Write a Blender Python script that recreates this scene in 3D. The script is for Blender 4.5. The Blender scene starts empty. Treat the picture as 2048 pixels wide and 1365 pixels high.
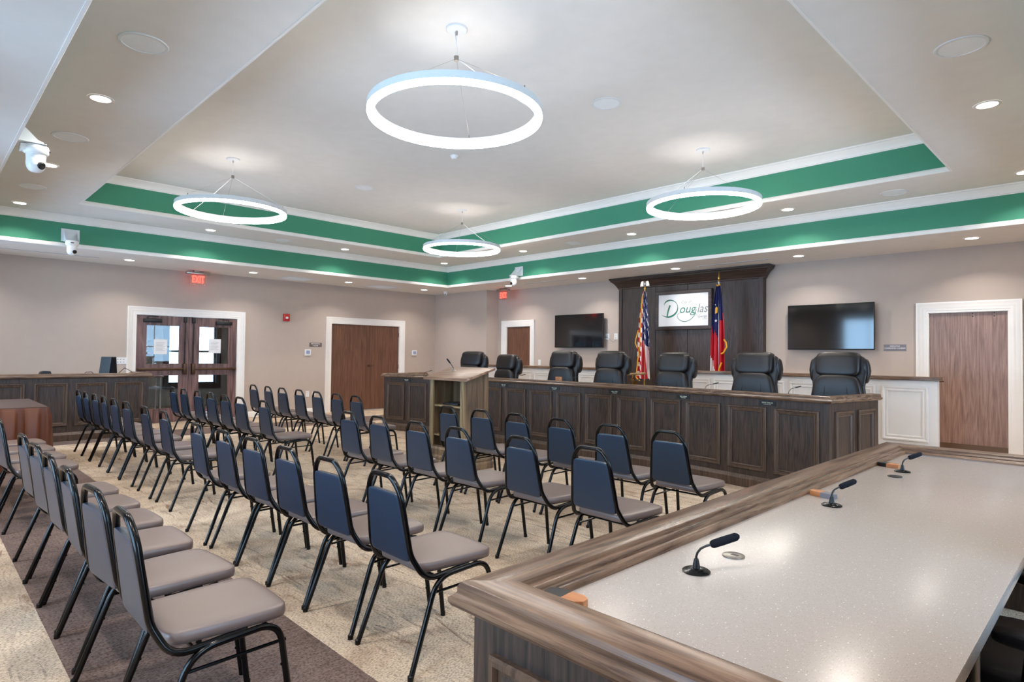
import bpy, bmesh, math, random
from mathutils import Vector, Matrix
PI = math.pi
random.seed(7)
SC = bpy.context.scene
COL = SC.collection

# ------------------------------------------------------------------ camera, world, exposure
YAW, PITCH, ROLL, FPX = .7915, .0221, .0111, 1223.72
CAM_H = 1.43
fwd = Vector((-math.sin(YAW)*math.cos(PITCH), math.cos(YAW)*math.cos(PITCH), math.sin(PITCH)))
r0 = Vector((math.cos(YAW), math.sin(YAW), 0)); u0 = r0.cross(fwd)
cr, sr = math.cos(ROLL), math.sin(ROLL)
right = cr*r0 + sr*u0; up = -sr*r0 + cr*u0
cam = bpy.data.cameras.new('camera'); camo = bpy.data.objects.new('camera', cam); COL.objects.link(camo)
camo.matrix_world = Matrix(((right.x, up.x, -fwd.x, 0), (right.y, up.y, -fwd.y, 0), (right.z, up.z, -fwd.z, CAM_H), (0, 0, 0, 1)))
cam.sensor_width = 36; cam.lens = FPX/2048*36; cam.clip_start = .05; cam.clip_end = 100
SC.camera = camo
SC.view_settings.view_transform = 'Standard'; SC.view_settings.look = 'None'
SC.view_settings.exposure = 0.0; SC.view_settings.gamma = 1; SC.view_settings.use_curve_mapping = False
world = bpy.data.worlds.new('sky'); SC.world = world; world.use_nodes = True
SKY_RGB, SKY_STRENGTH = (.44, .69, 1.0), 14.0
world.node_tree.nodes['Background'].inputs[0].default_value = (*SKY_RGB, 1)
world.node_tree.nodes['Background'].inputs[1].default_value = SKY_STRENGTH
DOWNLIGHT_W, RING_E, LIGHT_RGB = 12.5, 46.0, (1.0, .915, .84)
SC.cycles.max_bounces = 8; SC.cycles.diffuse_bounces = 5; SC.cycles.glossy_bounces = 4
SC.cycles.sample_clamp_indirect = 6; SC.cycles.caustics_reflective = False; SC.cycles.caustics_refractive = False
SC.cycles.use_denoising = True

# room numbers
XL, XR, YN, YF = -13.507, 1.43, -.85, 10.764        # left wall, right wall, near wall, far wall
ZS, ZU, ZI = 3.05, 3.54, 4.03                       # lower soffit, upper soffit, tray ceiling
OT = (-11.77, .555, -.30, 9.385)                    # outer tray x0,y0,x1,y1
IT = (-10.68, 1.72, -1.394, 8.265)
NEAR_WINDOWS = [(-12.4, -10.8), (-10.4, -8.8), (-6.75, -5.2), (-4.7, -3.2), (-2.7, -1.2)]
RIGHT_WINDOWS = [(.6, 2.0), (3.6, 5.0), (6.6, 8.0)]
WZ = (.45, 2.75)
def portal(loc, rot, sx, sy):
    l = bpy.data.lights.new('window_portal', 'AREA'); l.shape = 'RECTANGLE'; l.size = sx; l.size_y = sy
    l.cycles.is_portal = True
    o = bpy.data.objects.new('window_portal', l); COL.objects.link(o); o.location = loc; o.rotation_euler = rot
for a, b in NEAR_WINDOWS: portal(((a+b)/2, YN-.05, sum(WZ)/2), (PI/2, 0, 0), b-a, WZ[1]-WZ[0])
for a, b in RIGHT_WINDOWS: portal((XR+.05, (a+b)/2, sum(WZ)/2), (PI/2, 0, PI/2), b-a, WZ[1]-WZ[0])

# ------------------------------------------------------------------ materials
def lin(c):
    return tuple(((v/255)/12.92 if v/255 <= .04045 else ((v/255+.055)/1.055)**2.4) for v in c)
def mat(name, rgb, rough=.5, metal=0, spec=.5, emit=None, es=0, coat=0, bump=None):
    m = bpy.data.materials.new(name); m.use_nodes = True
    nt = m.node_tree; p = nt.nodes['Principled BSDF']
    c = lin(rgb)
    p.inputs['Base Color'].default_value = (*c, 1); p.inputs['Roughness'].default_value = rough
    p.inputs['Metallic'].default_value = metal; p.inputs['Specular IOR Level'].default_value = spec
    if coat: p.inputs['Coat Weight'].default_value = coat; p.inputs['Coat Roughness'].default_value = .15
    if emit: p.inputs['Emission Color'].default_value = (*emit, 1); p.inputs['Emission Strength'].default_value = es
    # a little natural variation keeps every surface procedural
    tc = nt.nodes.new('ShaderNodeTexCoord'); n = nt.nodes.new('ShaderNodeTexNoise'); n.inputs['Scale'].default_value = 6
    nt.links.new(tc.outputs['Object'], n.inputs['Vector'])
    mx = nt.nodes.new('ShaderNodeMix'); mx.data_type = 'RGBA'; mx.inputs['A'].default_value = (*[v*.96 for v in c], 1); mx.inputs['B'].default_value = (*[min(1, v*1.04) for v in c], 1)
    nt.links.new(n.outputs['Fac'], mx.inputs['Factor']); nt.links.new(mx.outputs['Result'], p.inputs['Base Color'])
    if bump:
        n2 = nt.nodes.new('ShaderNodeTexNoise'); n2.inputs['Scale'].default_value = bump[0]; n2.inputs['Detail'].default_value = 4
        nt.links.new(tc.outputs['Object'], n2.inputs['Vector'])
        bm_ = nt.nodes.new('ShaderNodeBump'); bm_.inputs['Strength'].default_value = bump[1]; bm_.inputs['Distance'].default_value = .002
        nt.links.new(n2.outputs['Fac'], bm_.inputs['Height']); nt.links.new(bm_.outputs['Normal'], p.inputs['Normal'])
    return m
def wood(name, dark, lite, axis='Z', rough=.42, scale=1.0, cath=.5, spec=.5):
    m = bpy.data.materials.new(name); m.use_nodes = True
    nt = m.node_tree; L = nt.links.new; p = nt.nodes['Principled BSDF']
    tc = nt.nodes.new('ShaderNodeTexCoord'); mp = nt.nodes.new('ShaderNodeMapping')
    s = {'X': (1.2, 26, 26), 'Y': (26, 1.2, 26), 'Z': (26, 26, 1.2)}[axis]
    mp.inputs['Scale'].default_value = [v*scale for v in s]
    L(tc.outputs['Object'], mp.inputs['Vector'])
    n = nt.nodes.new('ShaderNodeTexNoise'); n.inputs['Scale'].default_value = 1.6; n.inputs['Detail'].default_value = 7; n.inputs['Roughness'].default_value = .7; n.inputs['Distortion'].default_value = .5
    L(mp.outputs['Vector'], n.inputs['Vector'])
    mp2 = nt.nodes.new('ShaderNodeMapping'); s2 = {'X': (.5, 5, 5), 'Y': (5, .5, 5), 'Z': (5, 5, .5)}[axis]
    mp2.inputs['Scale'].default_value = [v*scale for v in s2]; L(tc.outputs['Object'], mp2.inputs['Vector'])
    n2 = nt.nodes.new('ShaderNodeTexNoise'); n2.inputs['Scale'].default_value = 1.0; n2.inputs['Detail'].default_value = 2; n2.inputs['Distortion'].default_value = .5
    L(mp2.outputs['Vector'], n2.inputs['Vector'])
    rings = nt.nodes.new('ShaderNodeMath'); rings.operation = 'MULTIPLY'; rings.inputs[1].default_value = 9; L(n2.outputs['Fac'], rings.inputs[0])
    fr = nt.nodes.new('ShaderNodeMath'); fr.operation = 'PINGPONG'; fr.inputs[1].default_value = .5; L(rings.outputs[0], fr.inputs[0])
    mix = nt.nodes.new('ShaderNodeMath'); mix.operation = 'MULTIPLY_ADD'; mix.inputs[1].default_value = cath; L(fr.outputs[0], mix.inputs[0]); L(n.outputs['Fac'], mix.inputs[2])
    rp = nt.nodes.new('ShaderNodeValToRGB'); rp.color_ramp.elements[0].position = .38; rp.color_ramp.elements[1].position = .88
    rp.color_ramp.elements[0].color = (*lin(dark), 1); rp.color_ramp.elements[1].color = (*lin(lite), 1)
    L(mix.outputs[0], rp.inputs['Fac']); L(rp.outputs['Color'], p.inputs['Base Color'])
    p.inputs['Roughness'].default_value = rough; p.inputs['Specular IOR Level'].default_value = spec
    bp = nt.nodes.new('ShaderNodeBump'); bp.inputs['Strength'].default_value = .25; bp.inputs['Distance'].default_value = .001
    L(n.outputs['Fac'], bp.inputs['Height']); L(bp.outputs['Normal'], p.inputs['Normal'])
    return m
M = {}
M['wall'] = mat('wall_paint', (188, 174, 164), .75, spec=.25, bump=(160, .08))
M['ceil'] = mat('ceiling_paint', (232, 229, 225), .85, spec=.2)
M['green'] = mat('green_paint', (66, 140, 112), .6, spec=.3)
M['trim'] = mat('trim_paint', (242, 239, 235), .35)
M['panelwhite'] = mat('wainscot_paint', (230, 225, 220), .5)
for a in 'XYZ':
    M['dais'+a] = wood('dais_oak_'+a, (24, 17, 14), (88, 68, 56), a, .40, 1.7, .35)
    M['cap'+a] = wood('cap_oak_'+a, (62, 42, 31), (146, 116, 92), a, .26, 1.5, .30)
    M['feat'+a] = wood('feature_oak_'+a, (30, 21, 18), (76, 58, 51), a, .42, 1.2, .4)
M['mould'] = wood('moulding_oak', (60, 44, 34), (126, 100, 80), 'Z', .33, 1.2, .08)
M['doorB'] = wood('door_walnut', (84, 56, 42), (132, 92, 72), 'Z', .4, .8, .25)
M['doorP'] = wood('door_stained_oak', (66, 44, 42), (140, 108, 104), 'Z', .38, .7, .5)
M['doorR'] = wood('door_pale_oak', (116, 88, 78), (176, 146, 132), 'Z', .4, 1.0, .3)
M['lect'] = wood('lectern_plywood', (70, 52, 38), (142, 114, 84), 'Z', .5, .5, .6)
M['lectedge'] = wood('lectern_pine_edge', (98, 76, 48), (178, 150, 108), 'Z', .5, .5, .4)
M['lecttop'] = wood('lectern_top_oak', (110, 78, 58), (184, 146, 118), 'X', .35, .7, .4)
M['block'] = wood('light_wood_block', (150, 90, 50), (206, 140, 90), 'X', .4)
M['vinyl'] = mat('seat_vinyl', (116, 99, 93), .36, spec=.7, bump=(500, .15))
M['vinylback_window_blue'] = mat('back_vinyl_window_blue', (17, 40, 60), .36, spec=.8, bump=(500, .15))  # dark pads; the blue of the window light is put into the base colour
M['leather'] = mat('black_leather', (24, 19, 19), .36, spec=.5, bump=(260, .25))
M['blackmetal'] = mat('black_enamel', (4, 4, 5), .2, spec=.35, coat=.0)
M['black'] = mat('black_plastic', (18, 18, 20), .4)
M['foam'] = mat('black_foam', (30, 32, 38), .95, spec=.1, bump=(900, .5))
M['nickel'] = mat('satin_nickel', (176, 170, 162), .3, 1)
M['chrome'] = mat('chrome', (200, 200, 204), .12, 1)
M['brass'] = mat('brass', (206, 164, 80), .28, 1)
M['bronze'] = mat('oil_rubbed_bronze', (92, 70, 56), .38, .9)
M['white'] = mat('white_plastic', (232, 232, 232), .4)
M['offwhite'] = mat('white_enamel', (226, 228, 230), .5)
M['grille'] = mat('speaker_grille', (240, 244, 247), .7)
M['greyplate'] = mat('grey_sign_plastic', (120, 116, 122), .5)
M['brownplate'] = mat('taupe_sign_plastic', (112, 96, 94), .5)
M['letter'] = mat('white_lettering', (235, 232, 232), .5)
M['gold'] = mat('pale_engraving', (206, 210, 186), .5)
M['paper'] = mat('white_paper', (236, 236, 238), .8)
M['screen'] = mat('screen_glass', (6, 7, 10), .07, spec=.9)
M['lcd'] = mat('thermostat_display', (150, 160, 200), .3)
M['red'] = mat('red_plastic', (190, 28, 30), .35)
M['logoboard'] = mat('logo_board', (228, 228, 230), .45)
M['logogreen'] = mat('logo_green', (52, 120, 100), .5)
M['logogrey'] = mat('logo_grey', (120, 132, 132), .5)
M['skirt'] = mat('brown_satin', (112, 66, 46), .38, spec=.5)
M['skirttop'] = mat('brown_cloth', (70, 50, 44), .6)
M['brownbronze'] = mat('kick_plate_bronze', (112, 92, 76), .4, .7)
M['lens'] = mat('lamp_lens', (255, 255, 255), .5, emit=(1.0, .93, .86), es=16)
M['ringlens'] = mat('ring_lens', (255, 255, 255), .5, emit=LIGHT_RGB, es=RING_E)
M['exitred'] = mat('exit_lettering', (255, 60, 50), .5, emit=(1.0, .06, .04), es=4)
M['skyglow'] = mat('outdoor_backdrop', (200, 215, 230), .9)
M['lobbywall'] = mat('lobby_wall', (150, 150, 148), .8)
M['lobbyfloor'] = wood('lobby_floor', (80, 60, 48), (150, 124, 104), 'Y', .25, .5)
M['leaf'] = mat('leaf', (86, 96, 44), .6)
M['petalr'] = mat('red_petals', (176, 70, 56), .6)
M['petalw'] = mat('cream_petals', (224, 208, 170), .6)
M['ceramic'] = mat('white_ceramic', (225, 225, 222), .2)
M['fringe'] = mat('gold_fringe', (222, 160, 30), .6)
M['flagblue'] = mat('flag_blue', (28, 34, 92), .6)
M['flagred'] = mat('flag_red', (196, 28, 44), .6)
M['flagwhite'] = mat('flag_white', (232, 228, 228), .6)
M['stain'] = mat('cable_black', (10, 10, 12), .5)

def glass(name, tint=(1, 1, 1)):
    m = bpy.data.materials.new(name); m.use_nodes = True; nt = m.node_tree; L = nt.links.new
    for n in list(nt.nodes): nt.nodes.remove(n)
    o = nt.nodes.new('ShaderNodeOutputMaterial'); t = nt.nodes.new('ShaderNodeBsdfTransparent'); t.inputs[0].default_value = (*tint, 1)
    g = nt.nodes.new('ShaderNodeBsdfGlossy'); g.inputs['Roughness'].default_value = .01
    f = nt.nodes.new('ShaderNodeFresnel'); f.inputs[0].default_value = 1.5; mx = nt.nodes.new('ShaderNodeMixShader')
    L(f.outputs[0], mx.inputs[0]); L(t.outputs[0], mx.inputs[1]); L(g.outputs[0], mx.inputs[2]); L(mx.outputs[0], o.inputs[0])
    return m
M['glass'] = glass('clear_glass', (.93, .95, .95))
def acrylic():
    m = bpy.data.materials.new('edge_lit_acrylic'); m.use_nodes = True; nt = m.node_tree; L = nt.links.new
    for n in list(nt.nodes): nt.nodes.remove(n)
    o = nt.nodes.new('ShaderNodeOutputMaterial'); t = nt.nodes.new('ShaderNodeBsdfTransparent')
    e = nt.nodes.new('ShaderNodeEmission'); e.inputs[0].default_value = (1, .25, .2, 1); e.inputs[1].default_value = .35
    d = nt.nodes.new('ShaderNodeBsdfGlossy'); d.inputs['Roughness'].default_value = .1
    a = nt.nodes.new('ShaderNodeMixShader'); a.inputs[0].default_value = .35; b = nt.nodes.new('ShaderNodeMixShader'); b.inputs[0].default_value = .15
    L(t.outputs[0], a.inputs[1]); L(e.outputs[0], a.inputs[2]); L(a.outputs[0], b.inputs[1]); L(d.outputs[0], b.inputs[2]); L(b.outputs[0], o.inputs[0])
    return m
M['acrylic'] = acrylic()

def carpet():
    m = bpy.data.materials.new('patterned_carpet'); m.use_nodes = True; nt = m.node_tree; L = nt.links.new; p = nt.nodes['Principled BSDF']
    N = nt.nodes.new
    tc = N('ShaderNodeTexCoord'); sep = N('ShaderNodeSeparateXYZ'); L(tc.outputs['Object'], sep.inputs[0])
    def math_(op, a, b=None, c=None):
        n = N('ShaderNodeMath'); n.operation = op
        for i, v in enumerate((a, b, c)):
            if v is None: continue
            if isinstance(v, (int, float)): n.inputs[i].default_value = v
            else: L(v, n.inputs[i])
        return n.outputs[0]
    def noise(scale, detail=2, dist=0, sc=None, rough=.5):
        n = N('ShaderNodeTexNoise'); n.inputs['Scale'].default_value = scale; n.inputs['Detail'].default_value = detail; n.inputs['Distortion'].default_value = dist; n.inputs['Roughness'].default_value = rough
        if sc:
            mp = N('ShaderNodeMapping'); mp.inputs['Scale'].default_value = sc; L(tc.outputs['Object'], mp.inputs['Vector']); L(mp.outputs['Vector'], n.inputs['Vector'])
        else: L(tc.outputs['Object'], n.inputs['Vector'])
        return n.outputs['Fac']
    def ramp(f, pts):
        r = N('ShaderNodeValToRGB'); e = r.color_ramp.elements
        while len(e) < len(pts): e.new(.5)
        for k, (pos, c) in enumerate(pts): e[k].position = pos; e[k].color = (*lin(c), 1)
        L(f, r.inputs['Fac']); return r.outputs['Color']
    def mixc(f, a, b):
        n = N('ShaderNodeMix'); n.data_type = 'RGBA'
        if isinstance(f, (int, float)): n.inputs['Factor'].default_value = f
        else: L(f, n.inputs['Factor'])
        L(a, n.inputs['A']); L(b, n.inputs['B']); return n.outputs['Result']
    # beige field: swirling brown and slate streaks over flecked tan
    base = ramp(noise(2.2, 3, 1.5), [(.30, (190, 168, 146)), (.5, (220, 200, 176)), (.72, (236, 217, 192))])
    streak = noise(1.0, 5, 2.2, (2.2, 11, 1), .62)
    smask = ramp(streak, [(.0, (0, 0, 0)), (.52, (0, 0, 0)), (.66, (255, 255, 255))])
    patch = ramp(noise(1.7, 3, .8), [(.36, (60, 60, 60)), (.62, (255, 255, 255))])
    fac = math_('MULTIPLY', smask, patch)
    col = mixc(math_('MULTIPLY', fac, .95), base, ramp(noise(3, 2), [(.45, (138, 106, 86)), (.55, (140, 132, 124))]))
    # loop rows
    row = math_('PINGPONG', math_('MULTIPLY', math_('ADD', sep.outputs[0], math_('MULTIPLY', noise(40, 1), .05)), 55), .5)
    rowc = ramp(row, [(.0, (120, 120, 120)), (.5, (255, 255, 255))])
    fleck = ramp(noise(130, 2, 0, (1, .55, 1)), [(.38, (120, 108, 98)), (.5, (238, 234, 230)), (.62, (255, 255, 255))])
    mul = N('ShaderNodeMix'); mul.data_type = 'RGBA'; mul.blend_type = 'MULTIPLY'; mul.inputs['Factor'].default_value = .55; L(col, mul.inputs['A']); L(fleck, mul.inputs['B'])
    mul2 = N('ShaderNodeMix'); mul2.data_type = 'RGBA'; mul2.blend_type = 'MULTIPLY'; mul2.inputs['Factor'].default_value = .22; L(mul.outputs['Result'], mul2.inputs['A']); L(rowc, mul2.inputs['B'])
    # brown border bands
    br = ramp(math_('MULTIPLY_ADD', noise(1, 4, .3, (60, 9, 1), .6), .5, math_('MULTIPLY', math_('ADD', noise(1, 4, .3, (9, 60, 1), .6), noise(1.2, 2)), .25)), [(.35, (94, 78, 72)), (.5, (124, 106, 99)), (.65, (140, 122, 114))])
    brf = N('ShaderNodeMix'); brf.data_type = 'RGBA'; brf.blend_type = 'MULTIPLY'; brf.inputs['Factor'].default_value = .6; L(br, brf.inputs['A']); L(fleck, brf.inputs['B'])
    def band(v, a, b): return math_('MULTIPLY', math_('GREATER_THAN', v, a), math_('LESS_THAN', v, b))
    bandy = math_('MULTIPLY', band(sep.outputs[1], .535, 1.49), math_('GREATER_THAN', sep.outputs[0], -12.2))
    bandx = math_('MULTIPLY', band(sep.outputs[0], -12.2, -11.25), band(sep.outputs[1], .535, 9.2))
    bm_ = math_('MAXIMUM', bandy, bandx)
    out = mixc(bm_, mul2.outputs['Result'], brf.outputs['Result'])
    L(out, p.inputs['Base Color']); p.inputs['Roughness'].default_value = .95; p.inputs['Specular IOR Level'].default_value = .1
    bp = N('ShaderNodeBump'); bp.inputs['Strength'].default_value = .5; bp.inputs['Distance'].default_value = .004
    L(fleck, bp.inputs['Height']); L(bp.outputs['Normal'], p.inputs['Normal'])
    return m
M['carpet'] = carpet()
def stone():
    m = bpy.data.materials.new('solid_surface'); m.use_nodes = True; nt = m.node_tree; L = nt.links.new; p = nt.nodes['Principled BSDF']
    tc = nt.nodes.new('ShaderNodeTexCoord')
    def vor(sc, thr, seed):
        mp = nt.nodes.new('ShaderNodeMapping'); mp.inputs['Location'].default_value = (seed, seed*2, 0); L(tc.outputs['Object'], mp.inputs['Vector'])
        v = nt.nodes.new('ShaderNodeTexVoronoi'); v.inputs['Scale'].default_value = sc; L(mp.outputs['Vector'], v.inputs['Vector'])
        lt = nt.nodes.new('ShaderNodeMath'); lt.operation = 'LESS_THAN'; lt.inputs[1].default_value = thr; L(v.outputs['Distance'], lt.inputs[0])
        s = nt.nodes.new('ShaderNodeSeparateColor'); L(v.outputs['Color'], s.inputs[0])
        g = nt.nodes.new('ShaderNodeMath'); g.operation = 'GREATER_THAN'; g.inputs[1].default_value = .55; L(s.outputs[0], g.inputs[0])
        mu = nt.nodes.new('ShaderNodeMath'); mu.operation = 'MULTIPLY'; L(lt.outputs[0], mu.inputs[0]); L(g.outputs[0], mu.inputs[1]); return mu.outputs[0]
    def mix(f, a, b):
        n = nt.nodes.new('ShaderNodeMix'); n.data_type = 'RGBA'; L(f, n.inputs['Factor'])
        if isinstance(a, tuple): n.inputs['A'].default_value = (*lin(a), 1)
        else: L(a, n.inputs['A'])
        n.inputs['B'].default_value = (*lin(b), 1); return n.outputs['Result']
    c = mix(vor(160, .26, 1), (166, 156, 148), (180, 171, 163))
    c = mix(vor(210, .24, 5), c, (142, 132, 123))
    c = mix(vor(75, .11, 9), c, (222, 214, 204))
    L(c, p.inputs['Base Color']); p.inputs['Roughness'].default_value = .24; p.inputs['Specular IOR Level'].default_value = .5
    return m
M['stone'] = stone()
def usflag():
    m = bpy.data.materials.new('stars_and_stripes'); m.use_nodes = True; nt = m.node_tree; L = nt.links.new; p = nt.nodes['Principled BSDF']; N = nt.nodes.new
    uv = N('ShaderNodeUVMap'); sep = N('ShaderNodeSeparateXYZ'); L(uv.outputs[0], sep.inputs[0])
    def mt(op, a, b):
        n = N('ShaderNodeMath'); n.operation = op
        for i, v in enumerate((a, b)):
            if isinstance(v, (int, float)): n.inputs[i].default_value = v
            else: L(v, n.inputs[i])
        return n.outputs[0]
    st = mt('GREATER_THAN', mt('FRACT', mt('MULTIPLY', sep.outputs[1], 6.5), 0), .5)
    c1 = N('ShaderNodeMix'); c1.data_type = 'RGBA'; L(st, c1.inputs['Factor']); c1.inputs['A'].default_value = (*lin((190, 24, 40)), 1); c1.inputs['B'].default_value = (*lin((236, 232, 232)), 1)
    sx = mt('ABSOLUTE', mt('SUBTRACT', mt('FRACT', mt('MULTIPLY', sep.outputs[0], 15), 0), .5), 0); sy = mt('ABSOLUTE', mt('SUBTRACT', mt('FRACT', mt('MULTIPLY', sep.outputs[1], 9.5), 0), .5), 0)
    star = mt('LESS_THAN', mt('ADD', sx, sy), .30)
    c2 = N('ShaderNodeMix'); c2.data_type = 'RGBA'; L(star, c2.inputs['Factor']); c2.inputs['A'].default_value = (*lin((30, 34, 84)), 1); c2.inputs['B'].default_value = (*lin((236, 232, 232)), 1)
    canton = mt('MULTIPLY', mt('GREATER_THAN', sep.outputs[1], .46), mt('LESS_THAN', sep.outputs[0], .42))
    c3 = N('ShaderNodeMix'); c3.data_type = 'RGBA'; L(canton, c3.inputs['Factor']); L(c1.outputs['Result'], c3.inputs['A']); L(c2.outputs['Result'], c3.inputs['B'])
    L(c3.outputs['Result'], p.inputs['Base Color']); p.inputs['Roughness'].default_value = .55
    return m
M['usflag'] = usflag()

# ------------------------------------------------------------------ mesh helpers
class B:
    def __init__(s): s.bm = bmesh.new(); s.mi = 0; s.uv = None
    def face(s, vs):
        try: f = s.bm.faces.new(vs); f.material_index = s.mi; return f
        except ValueError: return None
    def v(s, p): return s.bm.verts.new(p)
    def box(s, x0, x1, y0, y1, z0, z1, bev=0, T=None, seg=2):
        r = bmesh.ops.create_cube(s.bm, size=1)
        vs = r['verts']
        for v in vs: v.co = Vector(((x0+x1)/2+v.co.x*(x1-x0), (y0+y1)/2+v.co.y*(y1-y0), (z0+z1)/2+v.co.z*(z1-z0)))
        fs = set(f for v in vs for f in v.link_faces)
        for f in fs: f.material_index = s.mi
        if bev:
            es = list(set(e for v in vs for e in v.link_edges))
            r = bmesh.ops.bevel(s.bm, geom=es, offset=bev, segments=seg, profile=.5, affect='EDGES', clamp_overlap=True)
            vs = list(set(v for f in r['faces'] for v in f.verts) | set(v for v in vs if v.is_valid))
            for f in r['faces']: f.material_index = s.mi
        if T: bmesh.ops.transform(s.bm, matrix=T, verts=list({v for v in vs if v.is_valid}))
        return s
    def ring(s, pts): return [s.v(p) for p in pts]
    def bridge(s, a, b, closed=True):
        n = len(a)
        for i in range(n if closed else n-1):
            j = (i+1) % n; s.face((a[i], a[j], b[j], b[i]))
    def tube(s, pts, r, n=8, closed=False, caps=True, rr=None):
        pts = [Vector(p) for p in pts]; m = len(pts); rings = []; prev = None
        for i, p in enumerate(pts):
            a = pts[i-1] if (i or closed) else None; b = pts[(i+1) % m] if (i < m-1 or closed) else None
            t = ((b-p).normalized() if b is not None else Vector()) + ((p-a).normalized() if a is not None else Vector())
            t = t.normalized() if t.length > 1e-6 else Vector((0, 0, 1))
            if prev is None:
                q = Vector((0, 0, 1)) if abs(t.z) < .9 else Vector((1, 0, 0)); u = t.cross(q).normalized()
            else:
                u = (prev - t*prev.dot(t)); u = u.normalized() if u.length > 1e-6 else t.orthogonal().normalized()
            prev = u; w = t.cross(u); rad = rr[i] if rr else r
            rings.append(s.ring([p+u*math.cos(2*PI*k/n)*rad+w*math.sin(2*PI*k/n)*rad for k in range(n)]))
        for i in range(len(rings)-1): s.bridge(rings[i], rings[i+1])
        if closed: s.bridge(rings[-1], rings[0])
        elif caps: s.face(rings[0][::-1]); s.face(rings[-1])
        return s
    def lathe(s, prof, n=24, T=None, caps=True):
        T = T or Matrix.Identity(4); rings = []
        for r, z in prof: rings.append(s.ring([T @ Vector((r*math.cos(2*PI*k/n), r*math.sin(2*PI*k/n), z)) for k in range(n)]))
        for a, b in zip(rings, rings[1:]): s.bridge(a, b)
        if caps: s.face(rings[0][::-1]); s.face(rings[-1])
        return s
    def sweep(s, prof, path, O=(0, 0, 0), U=(1, 0, 0), V=(0, 1, 0), N=(0, 0, 1), closed=False, pclosed=True):
        O, U, V, N = map(Vector, (O, U, V, N)); P = [Vector((*p, 0)) for p in path]; m = len(P); rings = []
        for i, p in enumerate(P):
            d1 = (p-P[i-1]).normalized() if (i or closed) else None
            d2 = (P[(i+1) % m]-p).normalized() if (i < m-1 or closed) else None
            if d1 is None: d1 = d2
            if d2 is None: d2 = d1
            n1 = Vector((-d1.y, d1.x, 0)); n2 = Vector((-d2.y, d2.x, 0)); b = (n1+n2).normalized(); k = 1/max(.2, b.dot(n1))
            rings.append(s.ring([O+U*(p.x+b.x*k*o)+V*(p.y+b.y*k*o)+N*z for o, z in prof]))
        for a, b in zip(rings, rings[1:]): s.bridge(a, b, pclosed)
        if closed: s.bridge(rings[-1], rings[0], pclosed)
        elif pclosed: s.face(rings[0][::-1]); s.face(rings[-1])
        return s
    def prism(s, poly, O, U, V, N, d):
        O, U, V, N = map(Vector, (O, U, V, N)); a = s.ring([O+U*x+V*y for x, y in poly]); b = s.ring([O+U*x+V*y+N*d for x, y in poly])
        s.bridge(a, b); s.face(a[::-1]); s.face(b); return s
    def pillow(s, c, size, e=.45, n=24, m=14, fn=None):
        """rounded cushion: superellipsoid, fn deforms each local point"""
        def sp(w, ex): return math.copysign(abs(w)**ex, w)
        c = Vector(c); rings = []
        def P(u, v):
            p = Vector((size[0]/2*sp(math.cos(v), e)*sp(math.cos(u), e), size[1]/2*sp(math.sin(v), e)*1.0, size[2]/2*sp(math.cos(v), e)*sp(math.sin(u), e)))
            return c+(fn(p) if fn else p)
        for j in range(1, m): rings.append(s.ring([P(2*PI*i/n, -PI/2+PI*j/m) for i in range(n)]))
        for a, b in zip(rings, rings[1:]): s.bridge(a, b)
        s.face(rings[0][::-1]); s.face(rings[-1]); return s
    def ribbon(s, pts, ws, O, U, V, N, d=.002):
        P = [Vector((*p, 0)) for p in pts]; L_, R_ = [], []
        for i, p in enumerate(P):
            t = (P[min(i+1, len(P)-1)]-P[max(i-1, 0)]).normalized(); n = Vector((-t.y, t.x, 0)); L_.append(p+n*ws[i]/2); R_.append(p-n*ws[i]/2)
        poly = [(q.x, q.y) for q in L_]+[(q.x, q.y) for q in R_[::-1]]
        O, U, V, N = map(Vector, (O, U, V, N)); k = len(P)
        a = s.ring([O+U*q.x+V*q.y+N*d for q in L_]); b = s.ring([O+U*q.x+V*q.y+N*d for q in R_])
        for i in range(k-1): s.face((a[i], a[i+1], b[i+1], b[i]))
        return s
    def text(s, body, size, O, U, V, N, d=.002, align='CENTER', shear=0, sx=1.0, off=0):
        cu = bpy.data.curves.new('t', 'FONT'); cu.body = body; cu.size = size; cu.align_x = align; cu.shear = shear; cu.offset = off; cu.resolution_u = 3
        cu.align_y = 'CENTER' if align == 'CENTER' else 'TOP_BASELINE' if False else 'TOP_BASELINE'
        o = bpy.data.objects.new('t', cu); COL.objects.link(o); bpy.context.view_layer.update()
        me = bpy.data.meshes.new_from_object(o.evaluated_get(bpy.context.evaluated_depsgraph_get()))
        O, U, V, N = map(Vector, (O, U, V, N)); vs = [s.v(O+U*v.co.x*sx+V*v.co.y+N*d) for v in me.vertices]
        for p in me.polygons: s.face([vs[i] for i in p.vertices])
        bpy.data.objects.remove(o); bpy.data.curves.remove(cu); bpy.data.meshes.remove(me); return s
def fillet(pts, r, seg=5):
    pts = [Vector(p) for p in pts]; out = [pts[0]]
    for i in range(1, len(pts)-1):
        p, a, b = pts[i], pts[i-1], pts[i+1]; rr = r[i-1] if isinstance(r, (list, tuple)) else r
        da, db = (a-p), (b-p); k = min(rr, da.length*.49, db.length*.49); A = p+da.normalized()*k; C_ = p+db.normalized()*k
        for j in range(seg+1):
            t = j/seg; out.append(A*(1-t)**2+p*2*t*(1-t)+C_*t*t)
    return out+[pts[-1]]
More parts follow.
